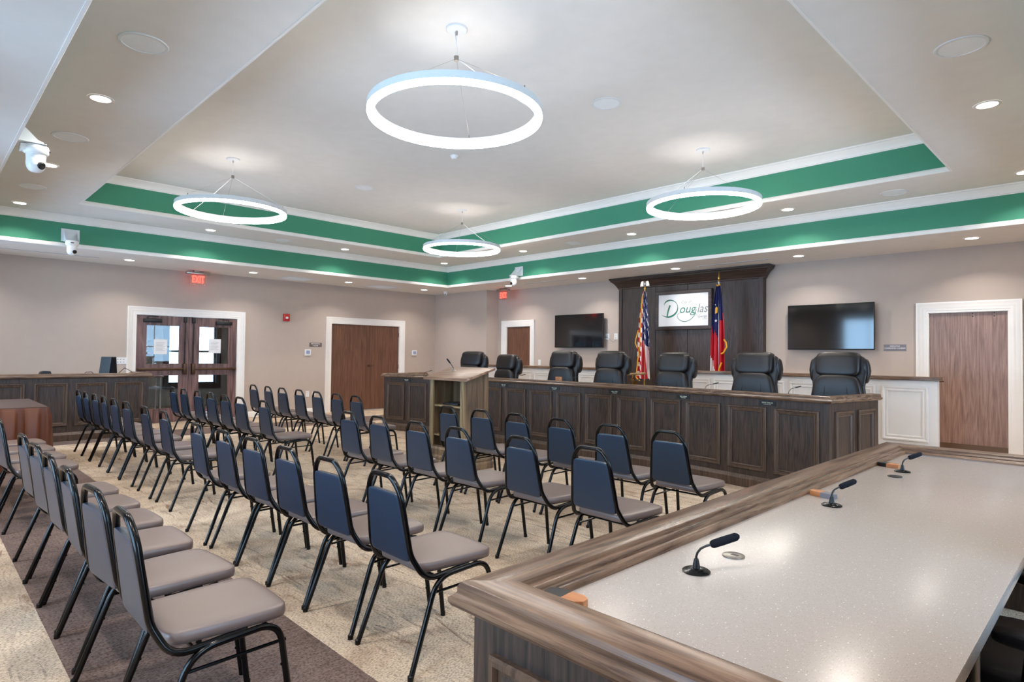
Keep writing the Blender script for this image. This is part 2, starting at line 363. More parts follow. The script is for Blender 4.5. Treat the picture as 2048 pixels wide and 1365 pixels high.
def obj(name, b, mats, parent=None, smooth=True, angle=38, kind=None, label=None):
    bmesh.ops.recalc_face_normals(b.bm, faces=b.bm.faces)
    me = bpy.data.meshes.new(name); b.bm.to_mesh(me); b.bm.free()
    for m in (mats if isinstance(mats, (list, tuple)) else [mats]): me.materials.append(M[m] if isinstance(m, str) else m)
    if smooth:
        me.shade_smooth(); me.set_sharp_from_angle(angle=math.radians(angle))
    o = bpy.data.objects.new(name, me); COL.objects.link(o)
    if parent: o.parent = parent
    if kind: o['kind'] = kind
    if label: o['label'] = label
    return o
def tag(o, label, cat, group=None):
    o['label'] = label; o['category'] = cat
    if group: o['group'] = group
    return o
def thing(name, label, cat, loc=(0, 0, 0), rz=0, group=None):
    o = bpy.data.objects.new(name, None); COL.objects.link(o); o.location = loc; o.rotation_euler = (0, 0, rz); o.empty_display_size = .1
    return tag(o, label, cat, group)
def dup(root, loc, rz=None, label=None, group=None):
    r = root.copy(); COL.objects.link(r); r.location = loc
    if rz is not None: r.rotation_euler = (0, 0, rz)
    if label: r['label'] = label
    if group: r['group'] = group
    for ch in [c for c in bpy.data.objects if c.parent is root]:
        c = ch.copy(); COL.objects.link(c); c.parent = r
        for g in [x for x in bpy.data.objects if x.parent is ch]:
            d = g.copy(); COL.objects.link(d); d.parent = c
    return r
def rectpath(x0, y0, x1, y1): return [(x0, y0), (x1, y0), (x1, y1), (x0, y1)]
FPROF = [(0, 0), (0, .016), (.006, .024), (.018, .024), (.026, .012), (.036, .010), (.044, .017), (.054, .013), (.058, 0)]
def frame(b, O, U, V, N, w, h, prof=FPROF):
    b.sweep(prof, [(0, 0), (w, 0), (w, h), (0, h)], O, U, V, N, closed=True, pclosed=False)

# ------------------------------------------------------------------ the room
b = B(); b.box(XL-.1, XR+.1, YN-.1, YF+.1, -.12, 0); obj('floor', b, 'carpet', kind='structure', smooth=False)
def wall_with_holes(name, axis, pos, th, a0, a1, z0, z1, holes, m='wall'):
    """axis 'x': wall lies in plane x=pos, spans y a0..a1; th signed outward"""
    b = B(); lo, hi = sorted((pos, pos+th)); cuts = sorted(holes)
    def add(u0, u1, w0, w1):
        if u1-u0 < 1e-4 or w1-w0 < 1e-4: return
        if axis == 'x': b.box(lo, hi, u0, u1, w0, w1)
        else: b.box(u0, u1, lo, hi, w0, w1)
    u = a0
    for (h0, h1, g0, g1) in cuts:
        add(u, h0, z0, z1); add(h0, h1, z0, g0); add(h0, h1, g1, z1); u = h1
    add(u, a1, z0, z1)
    return obj(name, b, m, kind='structure', smooth=False)
wall_with_holes('wall_left', 'x', XL, -.15, YN-.15, YF+.15, 0, 4.3, [(3.13, 5.045, 0, 2.135), (7.238, 9.191, 0, 2.138)])
wall_with_holes('wall_far', 'y', YF, .15, XL-.15, XR+.15, 0, 4.3, [(-11.11, -10.262, 0, 2.132), (-2.115, -1.18, 0, 2.118)])
wall_with_holes('wall_near', 'y', YN, -.15, XL-.15, XR+.15, 0, 4.3, [(a, c, *WZ) for a, c in NEAR_WINDOWS])
wall_with_holes('wall_right', 'x', XR, .15, YN-.15, YF+.15, 0, 4.3, [(a, c, *WZ) for a, c in RIGHT_WINDOWS])
b = B(); b.box(XL, -11.40, 10.348, YF+.05, 0, ZS); obj('wall_corner_return', b, 'wall', kind='structure', smooth=False)
# ceiling: lower soffit, upper soffit, raised tray
b = B()
def ringboxes(o, i, z0, z1):
    b.box(o[0], i[0], o[1], o[3], z0, z1); b.box(i[2], o[2], o[1], o[3], z0, z1)
    b.box(i[0], i[2], o[1], i[1], z0, z1); b.box(i[0], i[2], i[3], o[3], z0, z1)
ringboxes((XL-.1, YN-.1, XR+.1, YF+.1), OT, ZS, 4.3); ringboxes(OT, IT, ZU, 4.3); b.box(IT[0], IT[2], IT[1], IT[3], ZI, 4.3)
obj('ceiling', b, 'ceil', kind='structure', smooth=False)
b = B(); b.sweep([(0, 3.06), (.008, 3.06), (.008, 3.50), (0, 3.50)], rectpath(*OT), closed=True); obj('trim_1', b, 'green', kind='structure', smooth=False)
b = B(); b.sweep([(0, 3.55), (.008, 3.55), (.008, 3.99), (0, 3.99)], rectpath(*IT), closed=True); obj('trim_2', b, 'green', kind='structure', smooth=False)
for nm, R, z in (('trim_3', OT, ZS), ('trim_4', IT, ZU)):
    b = B(); b.sweep([(-.004, z-.003), (.014, z-.003), (.018, z+.002), (.018, z+.035), (.014, z+.05), (.008, z+.058), (.002, z+.058), (-.004, z+.01)], rectpath(*R), closed=True)
    obj(nm, b, 'trim', kind='structure')
for nm, R, z in (('trim_5', OT, ZU), ('trim_6', IT, ZI)):
    b = B(); pr = [(0, z-.118), (.010, z-.118), (.014, z-.108), (.022, z-.104), (.028, z-.085), (.045, z-.055), (.070, z-.035), (.078, z-.022), (.092, z-.018), (.100, z-.002), (0, z-.002)]
    b.sweep(pr, rectpath(*R), closed=True); obj(nm, b, 'trim', kind='structure')
# baseboards
BB = [(0, 0), (.016, 0), (.016, .10), (.010, .115), (.006, .125), (0, .125)]
def baseboard(nm, path):
    b = B(); b.sweep(BB, path); obj(nm, b, 'trim', kind='structure')
baseboard('baseboard_left', [(XL, 2.98), (XL, YN)][::1] if False else [(XL, 2.985), (XL, YN+.001)])
baseboard('baseboard_left.001', [(XL, 7.095), (XL, 5.26)]); baseboard('baseboard_left.002', [(-11.40, YF), (-11.40, 10.348), (XL, 10.348), (XL, 9.35)])
baseboard('baseboard_far', [(-7.6, YF), (-10.12, YF)]); baseboard('baseboard_far.001', [(-2.31, YF), (-4.5, YF)]); baseboard('baseboard_far.002', [(XR, YF), (-1.02, YF)])
# casings
CAS = [(-.004, 0), (-.004, .014), (.020, .014), (.026, .019), (.070, .019), (.078, .024), (.120, .026), (.132, .034), (.148, .034), (.148, 0)]
def casing(n, path, O, U, V, N, m='trim'):
    b = B(); b.sweep(CAS, path, O, U, V, N); obj('trim_%d' % n, b, m, kind='structure')
# left wall openings: plane x=XL, U=+Y, V=+Z, N=+X ; profile offset is to the left, so run the path right->top->left outside
def casing_left(n, y0, y1, z): casing(n, [(y0, 0), (y0, z), (y1, z), (y1, 0)], (XL, 0, 0), (0, 1, 0), (0, 0, 1), (1, 0, 0))
casing_left(7, 3.13, 5.045, 2.135); casing_left(8, 7.238, 9.191, 2.138)
def casing_far(n, x0, x1, z): casing(n, [(x0, 0), (x0, z), (x1, z), (x1, 0)], (0, YF, 0), (1, 0, 0), (0, 0, 1), (0, -1, 0))
casing_far(9, -11.11, -10.262, 2.132); casing_far(10, -2.115, -1.18, 2.118)
# jamb linings
def jamb(n, axis, p0, p1, a0, a1, z, t=.012):
    b = B()
    if axis == 'x':
        b.box(p0, p1, a0, a0+t, 0, z); b.box(p0, p1, a1-t, a1, 0, z); b.box(p0, p1, a0, a1, z-t, z)
    else:
        b.box(a0, a0+t, p0, p1, 0, z); b.box(a1-t, a1, p0, p1, 0, z); b.box(a0, a1, p0, p1, z-t, z)
    obj('trim_%d' % n, b, 'trim', kind='structure', smooth=False)
jamb(11, 'x', XL-.15, XL, 3.13, 5.045, 2.135); jamb(12, 'x', XL-.15, XL, 7.238, 9.191, 2.138)
jamb(13, 'y', YF, YF+.15, -11.11, -10.262, 2.132); jamb(14, 'y', YF, YF+.15, -2.115, -1.18, 2.118)
# windows (near and right wall)
wn = 0
def window(axis, pos, a0, a1):
    global wn; wn += 1
    r = bpy.data.objects.new('window_%d' % wn, None); COL.objects.link(r); r['kind'] = 'structure'
    b = B(); z0, z1 = WZ; am = (a0+a1)/2; zm = (z0+z1)/2
    bars = [(a0, a0+.05, z0, z1), (a1-.05, a1, z0, z1), (a0+.05, a1-.05, z0, z0+.05), (a0+.05, a1-.05, z1-.05, z1), (a0+.05, a1-.05, zm-.02, zm+.02), (am-.012, am+.012, z0+.05, z1-.05)]
    for u0, u1, w0, w1 in bars:
        if axis == 'y': b.box(u0, u1, pos-.09, pos-.04, w0, w1)
        else: b.box(pos+.04, pos+.09, u0, u1, w0, w1)
    obj('window_frame', b, 'trim', r, smooth=False, kind='structure')
    b = B()
    if axis == 'y': b.box(a0+.05, a1-.05, pos-.068, pos-.064, z0+.05, z1-.05)
    else: b.box(pos+.064, pos+.068, a0+.05, a1-.05, z0+.05, z1-.05)
    obj('pane', b, 'glass', r, smooth=False, kind='structure')
    b = B()
    pth = [(a0, z0), (a1, z0), (a1, z1), (a0, z1)]; pr = [(-p[0], p[1]) for p in CAS]
    if axis == 'y': b.sweep(pr, pth, (0, pos, 0), (1, 0, 0), (0, 0, 1), (0, 1, 0), closed=True)
    else: b.sweep(pr, pth, (pos, 0, 0), (0, 1, 0), (0, 0, 1), (-1, 0, 0), closed=True)
    obj('window_casing', b, 'trim', r, kind='structure')
for a, c in NEAR_WINDOWS: window('y', YN, a, c)
for a, c in RIGHT_WINDOWS: window('x', XR, a, c)

# ------------------------------------------------------------------ doors
def lever(parent, T, m='bronze', flip=1):
    b = B(); b.lathe([(.0, .0), (.032, 0), (.032, .006), (.014, .012), (.012, .045), (.0, .045)], 20, T)
    b.tube([T @ Vector(p) for p in [(0, 0, .04), (flip*.02, 0, .052), (flip*.06, 0, .054), (flip*.12, .004, .052)]], .009, 8); return obj('door_handle', b, m, parent)
# glazed entrance leaves in left wall
def glazed_leaf(nm, y0, y1, hinge_low):
    r = bpy.data.objects.new(nm, None); COL.objects.link(r); r['kind'] = 'structure'
    x0, x1 = XL-.055, XL-.012; g0, g1 = y0+.165, y1-.175 if hinge_low else y1-.165
    if not hinge_low: g0 = y0+.185
    b = B(); zs = [(.012, .27), (.945, 1.155), (1.94, 2.12)]
    b.box(x0, x1, y0, g0, .012, 2.12); b.box(x0, x1, g1, y1, .012, 2.12)
    for z0, z1 in zs: b.box(x0, x1, g0, g1, z0, z1)
    obj('door_frame', b, 'doorP', r, smooth=False)
    for i, (z0, z1) in enumerate(((.27, .945), (1.155, 1.94))):
        b = B(); b.box(XL-.036, XL-.031, g0, g1, z0, z1); obj('pane', b, 'glass', r, smooth=False)
        b = B(); frame(b, (x1, g0, z0), (0, 1, 0), (0, 0, 1), (1, 0, 0), g1-g0, z1-z0, [(-.004, 0), (-.004, .006), (.008, .006), (.012, -.004), (.012, -.006)]); obj('glazing_bead', b, 'doorP', r)
    # closer
    s = 1 if hinge_low else -1; c = (y0+.27) if hinge_low else (y1-.27)
    b = B(); b.box(x1, x1+.055, c-.16, c+.16, 1.985, 2.06, .008)
    b.tube([(x1+.03, c-s*.09, 2.06), (x1+.035, c-s*.09, 2.09), (x1+.03, c+s*.10, 2.105)], .010, 8); obj('door_closer', b, 'black', r)
    # panic bar with head and vertical rods
    hy = (y1-.075) if hinge_low else (y0+.075)
    b = B(); b.box(x1+.03, x1+.065, y0+.03 if hinge_low else hy+.03, hy-.03 if hinge_low else y1-.03, 1.04, 1.085, .012)
    b.box(x1, x1+.05, *( (y0+.02, y0+.09) if hinge_low else (y1-.09, y1-.02)), 1.035, 1.09, .006); obj('push_bar', b, 'bronze', r)
    b = B(); b.box(x1, x1+.075, hy-.035, hy+.035, .955, 1.175, .012); obj('latch_head', b, 'bronze', r)
    b = B(); b.tube([(x1+.025, hy, 1.175), (x1+.025, hy, 2.02)], .009, 8); b.tube([(x1+.025, hy, 1.56), (x1+.025, hy, 1.60)], .014, 8); b.box(x1, x1+.05, hy-.028, hy+.028, 2.0, 2.115, .006); obj('latch_rod', b, 'black', r)
    return r
d1 = glazed_leaf('door_1', 3.145, 4.082, True); d2 = glazed_leaf('door_2', 4.09, 5.03, False)
for (y0, y1, z0, z1, lab) in ((3.451, 3.693, 1.358, 1.654, 'white paper notice taped inside the door pane beside the flowers'), (4.476, 4.716, 1.389, 1.685, 'white paper notice taped inside the door pane nearer the fire alarm')):
    b = B(); b.box(XL-.0305, XL-.0295, y0, y1, z0, z1); b.box(XL-.0295, XL-.029, y0+.05, y0+.07, z1-.005, z1+.02)
    b.mi = 1
    for k in range(7): b.box(XL-.0294, XL-.0290, y0+.04, y1-.04-(k % 3)*.02, z1-.07-k*.026, z1-.066-k*.026)
    tag(obj('paper_notice', b, ['paper', 'greyplate'], smooth=False), lab, 'notice', 'paper notices on the glazed doors')
# mechanical room doors
for nm, y0, y1 in (('door_3', 7.252, 8.205), ('door_4', 8.210, 9.178)):
    b = B(); b.box(XL-.075, XL-.03, y0, y1, .012, 2.124); o = obj(nm, b, 'doorB', kind='structure', smooth=False)
    if nm == 'door_4':
        lever(o, Matrix.Translation((XL-.03, 8.29, 1.11)) @ Matrix(((0, 0, 1, 0), (1, 0, 0, 0), (0, 1, 0, 0), (0, 0, 0, 1))))
    for z in (1.907, 1.08, .25):
        b = B(); yy = y0-.004 if nm == 'door_3' else y1+.004
        b.tube([(XL-.022, yy, z-.055), (XL-.022, yy, z+.055)], .009, 8); obj('hinge', b, 'bronze', o)
# far wall doors
b = B(); b.box(-11.098, -10.274, YF+.03, YF+.075, .012, 2.118); obj('door_5', b, 'doorB', kind='structure', smooth=False)
b = B(); b.box(-2.10, -1.195, YF+.03, YF+.075, .012, 2.104); o = obj('door_6', b, 'doorR', kind='structure', smooth=False)
lever(o, Matrix.Translation((-2.04, YF+.03, 1.105)) @ Matrix.Rotation(PI/2, 4, 'X'))
b = B(); b.box(-2.095, -1.20, YF+.027, YF+.03, .02, .22); obj('kick_plate', b, 'brownbronze', o)
b = B()
for x in (-1.586, -1.34):
    for z in (2.045, 2.09): b.lathe([(.0, 0), (.009, 0), (.009, .003), (0, .003)], 10, Matrix.Translation((x, YF+.03, z)) @ Matrix.Rotation(PI/2, 4, 'X'))
obj('bolt_hole', b, 'black', o, kind='stuff')

# ------------------------------------------------------------------ lobby behind the glazed doors
LX = -17.6
b = B(); b.box(LX-.1, XL-.15, 1.4, 8.2, -.12, 0); obj('floor_lobby', b, 'lobbyfloor', kind='structure', smooth=False)
b = B(); b.box(LX-.1, XL-.15, 1.4, 8.2, 2.9, 3.0); obj('ceiling_lobby', b, 'ceil', kind='structure', smooth=False)
wall_with_holes('wall_lobby_back', 'x', LX, -.1, 1.4, 8.2, 0, 3.0, [(4.82, 6.02, .55, 2.3)], 'lobbywall')
b = B(); b.box(LX, XL-.15, 1.3, 1.4, 0, 3.0); obj('wall_lobby_side', b, 'lobbywall', kind='structure', smooth=False)
b = B(); b.box(LX, XL-.15, 8.2, 8.3, 0, 3.0); obj('wall_lobby_end', b, 'lobbywall', kind='structure', smooth=False)
wn += 1
r = bpy.data.objects.new('window_%d' % wn, None); COL.objects.link(r); r['kind'] = 'structure'
b = B(); frame(b, (LX, 4.82, .55), (0, 1, 0), (0, 0, 1), (1, 0, 0), 1.2, 1.75, [(-.11, 0), (-.11, .03), (0, .03), (0, -.05), (.05, -.05), (.05, -.09)]); b.box(LX-.09, LX-.05, 4.84, 6.0, 1.40, 1.45)
obj('window_frame', b, 'featZ', r, smooth=False, kind='structure')
b = B(); b.box(LX-.075, LX-.07, 4.84, 6.0, .57, 2.28); obj('pane', b, 'glass', r, smooth=False, kind='structure')
b = B()
for k in range(44): b.box(-.014, .014, 4.86, 5.98, -.0008, .0008, T=Matrix.Translation((LX-.02, 0, .60+k*.038)) @ Matrix.Rotation(math.radians(25), 4, 'Y'))
tag(obj('window_blind', b, 'white', smooth=False), 'white slatted blind in the lobby window seen through the glazed doors', 'blind')
# lobby furniture seen through the glass
t = thing('side_table', 'small white open frame table behind the lower pane of the glazed doors', 'table', (-14.75, 3.66, 0))
b = B(); b.box(-.22, .22, -.30, .26, .86, .89, .006); obj('tabletop', b, 'lecttop', t)
b = B(); b.box(-.2, .2, -.26, .22, .62, .65, .004); obj('shelf', b, 'white', t)
for x in (-.18, .18):
    for y in (-.24, .2): b = B(); b.box(x-.016, x+.016, y-.016, y+.016, 0, .86, .003); obj('leg', b, 'white', t)
t = thing('flower_arrangement', 'tall arrangement of cream and rust flowers in white vase behind glazed door', 'flowers', (-14.75, 3.50, .892))
b = B(); b.lathe([(.0, 0), (.06, 0), (.085, .06), (.09, .14), (.06, .22), (.068, .24), (.055, .24), (.0, .2)], 20); obj('vase', b, 'ceramic', t)
rnd = random.Random(3)
for nm, m, n, zz in (('leaf', 'leaf', 60, (.24, .75)), ('rust_flowers', 'petalr', 26, (.38, .66)), ('cream_flowers', 'petalw', 34, (.22, .98))):
    b = B()
    for k in range(n):
        z = rnd.uniform(*zz); R = .20*(1-abs(z-.45)/.75); a = rnd.uniform(0, 2*PI); q = rnd.uniform(.2, 1)*R
        c = Vector((math.cos(a)*q, math.sin(a)*q*1.1, z)); s = rnd.uniform(.02, .045)
        if nm == 'leaf':
            d = Vector((math.cos(a), math.sin(a), rnd.uniform(-.2, .9))).normalized(); w = d.orthogonal().normalized()
            v = b.ring([c, c+d*s*1.4+w*s*.5, c+d*s*3, c+d*s*1.4-w*s*.5]); b.face(v)
            b.tube([(0, 0, .2), c], .0025, 4)
        else: b.pillow(c, (s*1.5, s*1.5, s*1.2), 1.0, 8, 6)
    obj('foliage' if nm == 'leaf' else nm, b, m, t)
l = bpy.data.lights.new('lobby_lamp', 'AREA'); l.size = .5; l.energy = 25; l.color = LIGHT_RGB; o = bpy.data.objects.new('lobby_lamp', l); COL.objects.link(o); o.location = (-15.5, 4.5, 2.88)

b = B(); b.box(XL-.25, XL-.16, 7.05, 9.40, -.1, 2.4); obj('light_block_left', b, 'lobbywall', kind='structure', smooth=False)  # unseen panel added to stop light leaking under the mechanical room doors
b = B(); b.box(-11.3, -10.1, YF+.16, YF+.25, -.1, 2.4); b.box(-2.3, -1.0, YF+.16, YF+.25, -.1, 2.4); obj('light_block_far', b, 'lobbywall', kind='structure', smooth=False)  # unseen panels added behind both far doors to block light leaks

# ------------------------------------------------------------------ daises
def cap_prof(H):
    return [(.0, H-.072), (-.022, H-.070), (-.040, H-.060), (-.046, H-.050), (-.046, H-.040), (-.034, H-.032), (-.030, H-.026), (-.030, H-.014), (-.024, H-.004), (-.016, H), (.072, H),
            (.078, H-.002), (.083, H-.008), (.084, H-.013), (.090, H-.014), (.096, H-.017), (.100, H-.023), (.101, H-.027), (.108, H-.028), (.115, H-.031), (.121, H-.037), (.123, H-.044), (.123, H-.054), (.02, H-.054), (.02, H-.072)]
def axis_of(p, q): return 'X' if abs(q[0]-p[0]) > abs(q[1]-p[1]) else 'Y'
def seglen(p, q): return math.hypot(q[0]-p[0], q[1]-p[1])
def miter(path, o):
    out = []
    for i, p in enumerate(path):
        P = Vector(p); d1 = (P-Vector(path[i-1])).normalized() if i else None; d2 = (Vector(path[i+1])-P).normalized() if i < len(path)-1 else None
        d1 = d1 or d2; d2 = d2 or d1; n1 = Vector((-d1.y, d1.x)); n2 = Vector((-d2.y, d2.x)); bb = (n1+n2).normalized(); out.append(P+bb*(o/bb.dot(n1)))
    return out
def seg_sweep(prof, path, i):
    """one mitred piece of a run, between path[i] and path[i+1]"""
    b = B(); rings = [[], []]
    offs = {}
    for o, z in prof:
        if o not in offs: offs[o] = miter(path, o)
        for k in (0, 1): rings[k].append(b.v((*offs[o][i+k], z)))
    b.bridge(rings[0], rings[1]); b.face(rings[0][::-1]); b.face(rings[1]); return b
def dais(root, path, H, frames, base=True, fz=(.20, .895)):
    for i in range(len(path)-1):
        p, q = path[i], path[i+1]; a = axis_of(p, q)
        obj('front_panel', seg_sweep([(0, .004), (0, H-.07), (.03, H-.07), (.03, .004)], path, i), 'daisZ', root, smooth=False)
        obj('cap_rail', seg_sweep(cap_prof(H), path, i), 'cap'+a, root, angle=30)
        if base: obj('plinth', seg_sweep([(0, .002), (-.022, .002), (-.022, .095), (-.016, .105), (-.010, .125), (-.004, .135), (0, .135)], path, i), 'mould', root, angle=30)
        d = Vector((q[0]-p[0], q[1]-p[1], 0)).normalized(); n = Vector((d.y, -d.x, 0))
        for s0, s1 in frames[i]:
            b = B(); O = Vector((p[0], p[1], fz[0]))+d*s0+n*-.001
            frame(b, O, d, (0, 0, 1), n, s1-s0, fz[1]-fz[0]); obj('panel_moulding', b, 'mould', root, angle=25)
FP = [(-10.13, 7.50), (-9.97, 6.45), (-7.60, 6.80), (-4.36, 6.80), (-2.09, 6.46), (-1.93, 7.49)]
t = thing('council_dais', 'long dark oak council desk with raised panels and nameplates in front of flags', 'desk')
cf = []
for c in (-7.06, -5.98, -4.90): cf += [(c-.495+7.60, c-.045+7.60), (c+.045+7.60, c+.495+7.60)]
dais(t, FP, 1.05, [[(.10, .47), (.58, .95)], [(.09, .57), (.66, 1.14), (1.24, 1.72), (1.81, 2.29)], cf, [(.03, .50), (.58, 1.06), (1.16, 1.63), (1.72, 2.20)], [(.10, .47), (.57, .94)]])
b = B(); b.sweep([(.035, .90), (.66, .90), (.66, .938), (.035, .938)], FP[1:5]); obj('worktop', b, 'stone', t, smooth=False)
b = B()
for x, y in ((-9.2, 7.1), (-7.55, 7.3), (-5.4, 7.3), (-3.2, 7.2)): b.box(x-.02, x+.02, y-.2, y+.1, .205, .9)
obj('support', b, 'daisZ', t, smooth=False)
# staff dais by the doors
LP = [(-11.72, -.72), (-11.72, 2.93), (-12.62, 2.93)]
t = thing('staff_dais', 'dark oak staff desk with raised panels beside the glazed entrance doors', 'desk')
dais(t, LP, 1.05, [[(.18+.54*k, .60+.54*k) for k in range(2)]+[(y0+.72, y1+.72) for y0, y1 in ((.86, 1.277), (1.385, 1.805), (1.902, 2.328), (2.43, 2.845))][0:4], [(.1, .43), (.5, .83)]], fz=(.235, .91))
b = B(); b.box(-12.60, -11.76, -.70, 2.90, .94, .975); obj('worktop', b, 'stone', t, smooth=False)
# near dais
NP = [(-.16, 4.56), (-1.115, 4.56), (-1.115, .985), (-.16, .985)]
t = thing('clerk_dais', 'dark oak desk in the foreground with speckled stone top inside a moulded rail', 'desk')
dais(t, NP, .885, [[(.08, .46), (.53, .88)], [(.08+.4875*k*1.0, .08+.4875*k+.41) for k in range(7)], [(.07, .50), (.56, .93)]], fz=(.16, .738))
b = B(); b.box(-1.085, -.232, 1.03, 4.53, .800, .837, .003); obj('worktop', b, 'stone', t, angle=30)
b = B(); b.box(-.262, -.242, 1.70, 1.72, .002, .80, .002); b.box(-.262, -.242, 3.1, 3.12, .002, .80, .002); obj('support_post', b, 'nickel', t)
# grommets in the near worktop
for (x, y, lab) in ((-.837, 1.764, 'round grey cable grommet beside the nearest microphone on the stone top'), (-.84, 3.544, 'round dark cable grommet near the farthest microphone on the stone top')):
    b = B(); T = Matrix.Translation((x, y, .8375)); b.lathe([(.0, .0), (.032, 0), (.032, .003), (.028, .0045), (.0, .0045)], 28, T); b.mi = 1
    b.box(x-.006, x+.016, y-.008, y+.006, .8418, .8424); tag(obj('cable_grommet', b, ['nickel' if y < 2 else 'black', 'black']), lab, 'grommet', 'grommets in the near worktop')
# desk microphones
def mic(loc, rz, label, h=1.0, foam=True, group='gooseneck microphones'):
    t = thing('desk_microphone', label, 'microphone', loc, rz, group)
    b = B(); b.lathe([(0, 0), (.037, 0), (.038, .003), (.034, .006), (.026, .0065), (.023, .009), (.014, .011), (0, .011)], 28); obj('base', b, 'blackmetal', t)
    b = B(); b.lathe([(.0, .008), (.011, .010), (.009, .022), (.006, .036), (0, .037)], 16)
    neck = [Vector(p)*h for p in [(0, 0, .03), (0, .0, .042), (.002, .003, .052), (.007, .011, .062), (.015, .025, .068), (.024, .040, .071)]]
    b.tube(neck, .0034, 8); obj('gooseneck', b, 'black', t)
    b = B(); p = neck[-1]; d = Vector((.50, .80, .22)).normalized()
    L = .085*h if foam else .07
    b.tube([p-d*.004, p, p+d*.006, p+d*L*.4, p+d*L*.9, p+d*L, p+d*(L+.004)], .01, 14, rr=[.004, .009, .0115, .012, .0115, .007, .001] if foam else [.003, .006, .007, .007, .007, .005, .001]); obj('windscreen', b, 'foam' if foam else 'black', t)
    return t
m0 = mic((-.847, 1.560, .8375), 0, 'black gooseneck microphone nearest the camera on the stone top', group='microphones on the near stone top')
dup(m0, (-.85, 2.655, .8375), math.radians(8), 'black gooseneck microphone in the middle of the near stone top')
dup(m0, (-.848, 3.725, .8375), math.radians(4), 'black gooseneck microphone farthest from the camera on the near stone top')
m1 = mic((-9.66, 7.15, .9385), math.radians(-30), 'thin black microphone at the far end of the council dais behind the lectern', 2.1, False, 'microphones on the council dais')
for x, n in ((-7.147, 'beside the second nameplate from the lectern side'), (-6.03, 'just beyond the orange block on the council dais'), (-4.905, 'in front of the wooden handrail'), (-3.773, 'between the two chairs before the far flag'), (-2.748, 'beside the leather chair nearest the white wainscot end')):
    dup(m1, (x, 7.15, .9385), math.radians(random.uniform(-20, 20)), 'thin black microphone on the council dais ' + n)
# two-tone wood wedge blocks on the near worktop
def wedge(x, y, rz, ms, lab):
    b = B(); T = Matrix.Translation((x, y, .8375)) @ Matrix.Rotation(rz, 4, 'Z')
    for mi, (a0, a1) in enumerate(((-.055, .0), (.0, .055))):
        b.mi = mi; c = .018
        poly = [(a0, -.024), (a1, -.024), (a1, .024), (a0, .024)]
        if mi == 0: poly = [(a0+c, -.024), (a1, -.024), (a1, .024), (a0+c, .024), (a0, .012), (a0, -.012)]
        else: poly = [(a0, -.024), (a1-c, -.024), (a1, -.010), (a1, .010), (a1-c, .024), (a0, .024)]
        R = T.to_3x3(); b.prism(poly, T @ Vector((0, 0, 0)), R @ Vector((1, 0, 0)), R @ Vector((0, 1, 0)), (0, 0, 1), .020)
    tag(obj('wood_block', b, ms), lab, 'block', 'small wooden blocks on the stone top')
wedge(-.955, 1.135, math.radians(5), ['black', 'block'], 'small orange and grey wooden block tucked in the near corner of the stone top')
wedge(-.93, 2.80, math.radians(-15), ['block', 'greyplate'], 'small orange and grey block beside the middle near microphone')
wedge(-.94, 3.84, math.radians(-15), ['black', 'block'], 'small dark and orange block beside the farthest near microphone')
b = B()
for k in range(4): b.box(-6.16+k*.028, -6.135+k*.028, 7.02, 7.05, .938, 1.10, .004)
tag(obj('wood_block', b, 'block'), 'small upright orange block on the council dais before a chair', 'block')
# nameplates on the council dais
def onseg(i, s, o=0):
    p, q = Vector(FP[i]), Vector(FP[i+1]); d = (q-p).normalized(); n = Vector((d.y, -d.x)); return p+d*s+n*o, d, n
plates = [(1, .615, 'first from the double doors', None), (1, 1.765, 'second from the double doors, partly behind the lectern', None), (2, .54, 'third from the double doors', None), (2, 1.62, 'fourth from the double doors', None), (2, 2.70, 'fifth from the double doors', None), (3, .54, 'sixth from the double doors', None), (3, 1.64, 'last one, nearest the foreground desk', 'STEVE TAYLOR')]
for i, s, w, tx in plates:
    P, d, n = onseg(i, s, .001); b = B(); O = Vector((*P, .938)); D3 = Vector((*d, 0)); N3 = Vector((*n, 0))
    b.prism([(-.095, -.024), (.095, -.024), (.095, .024), (-.095, .024)], O, D3, (0, 0, 1), N3, .005); b.mi = 1
    if tx:
        b.text(tx, .019, O+Vector((0, 0, .006)), D3, (0, 0, 1), N3, .0058, off=.0004); b.text('COMMISSIONER', .012, O+Vector((0, 0, -.012)), D3, (0, 0, 1), N3, .0058)
    else:
        rr = random.Random(int(s*100))
        u = -.05
        for k in range(10):
            w_ = .0085; 
            if k != 4: b.prism([(u, .001), (u+w_*.8, .001), (u+w_*.8, .012), (u, .012)], O, D3, (0, 0, 1), N3, .0058)
            u += w_+.0018
        b.prism([(-.035, -.014), (.035, -.014), (.035, -.008), (-.035, -.008)], O, D3, (0, 0, 1), N3, .0058)
    tag(obj('nameplate', b, ['black', 'gold'], smooth=False), 'black nameplate on the council dais, ' + w, 'nameplate', 'nameplates along the council dais')
# raised floor behind the council dais
b = B(); b.box(-9.7, -1.95, 7.52, 9.33, .004, .20); b.box(-9.2, -2.6, 6.95, 7.52, .004, .20); obj('floor_platform', b, 'carpet', kind='structure', smooth=False)

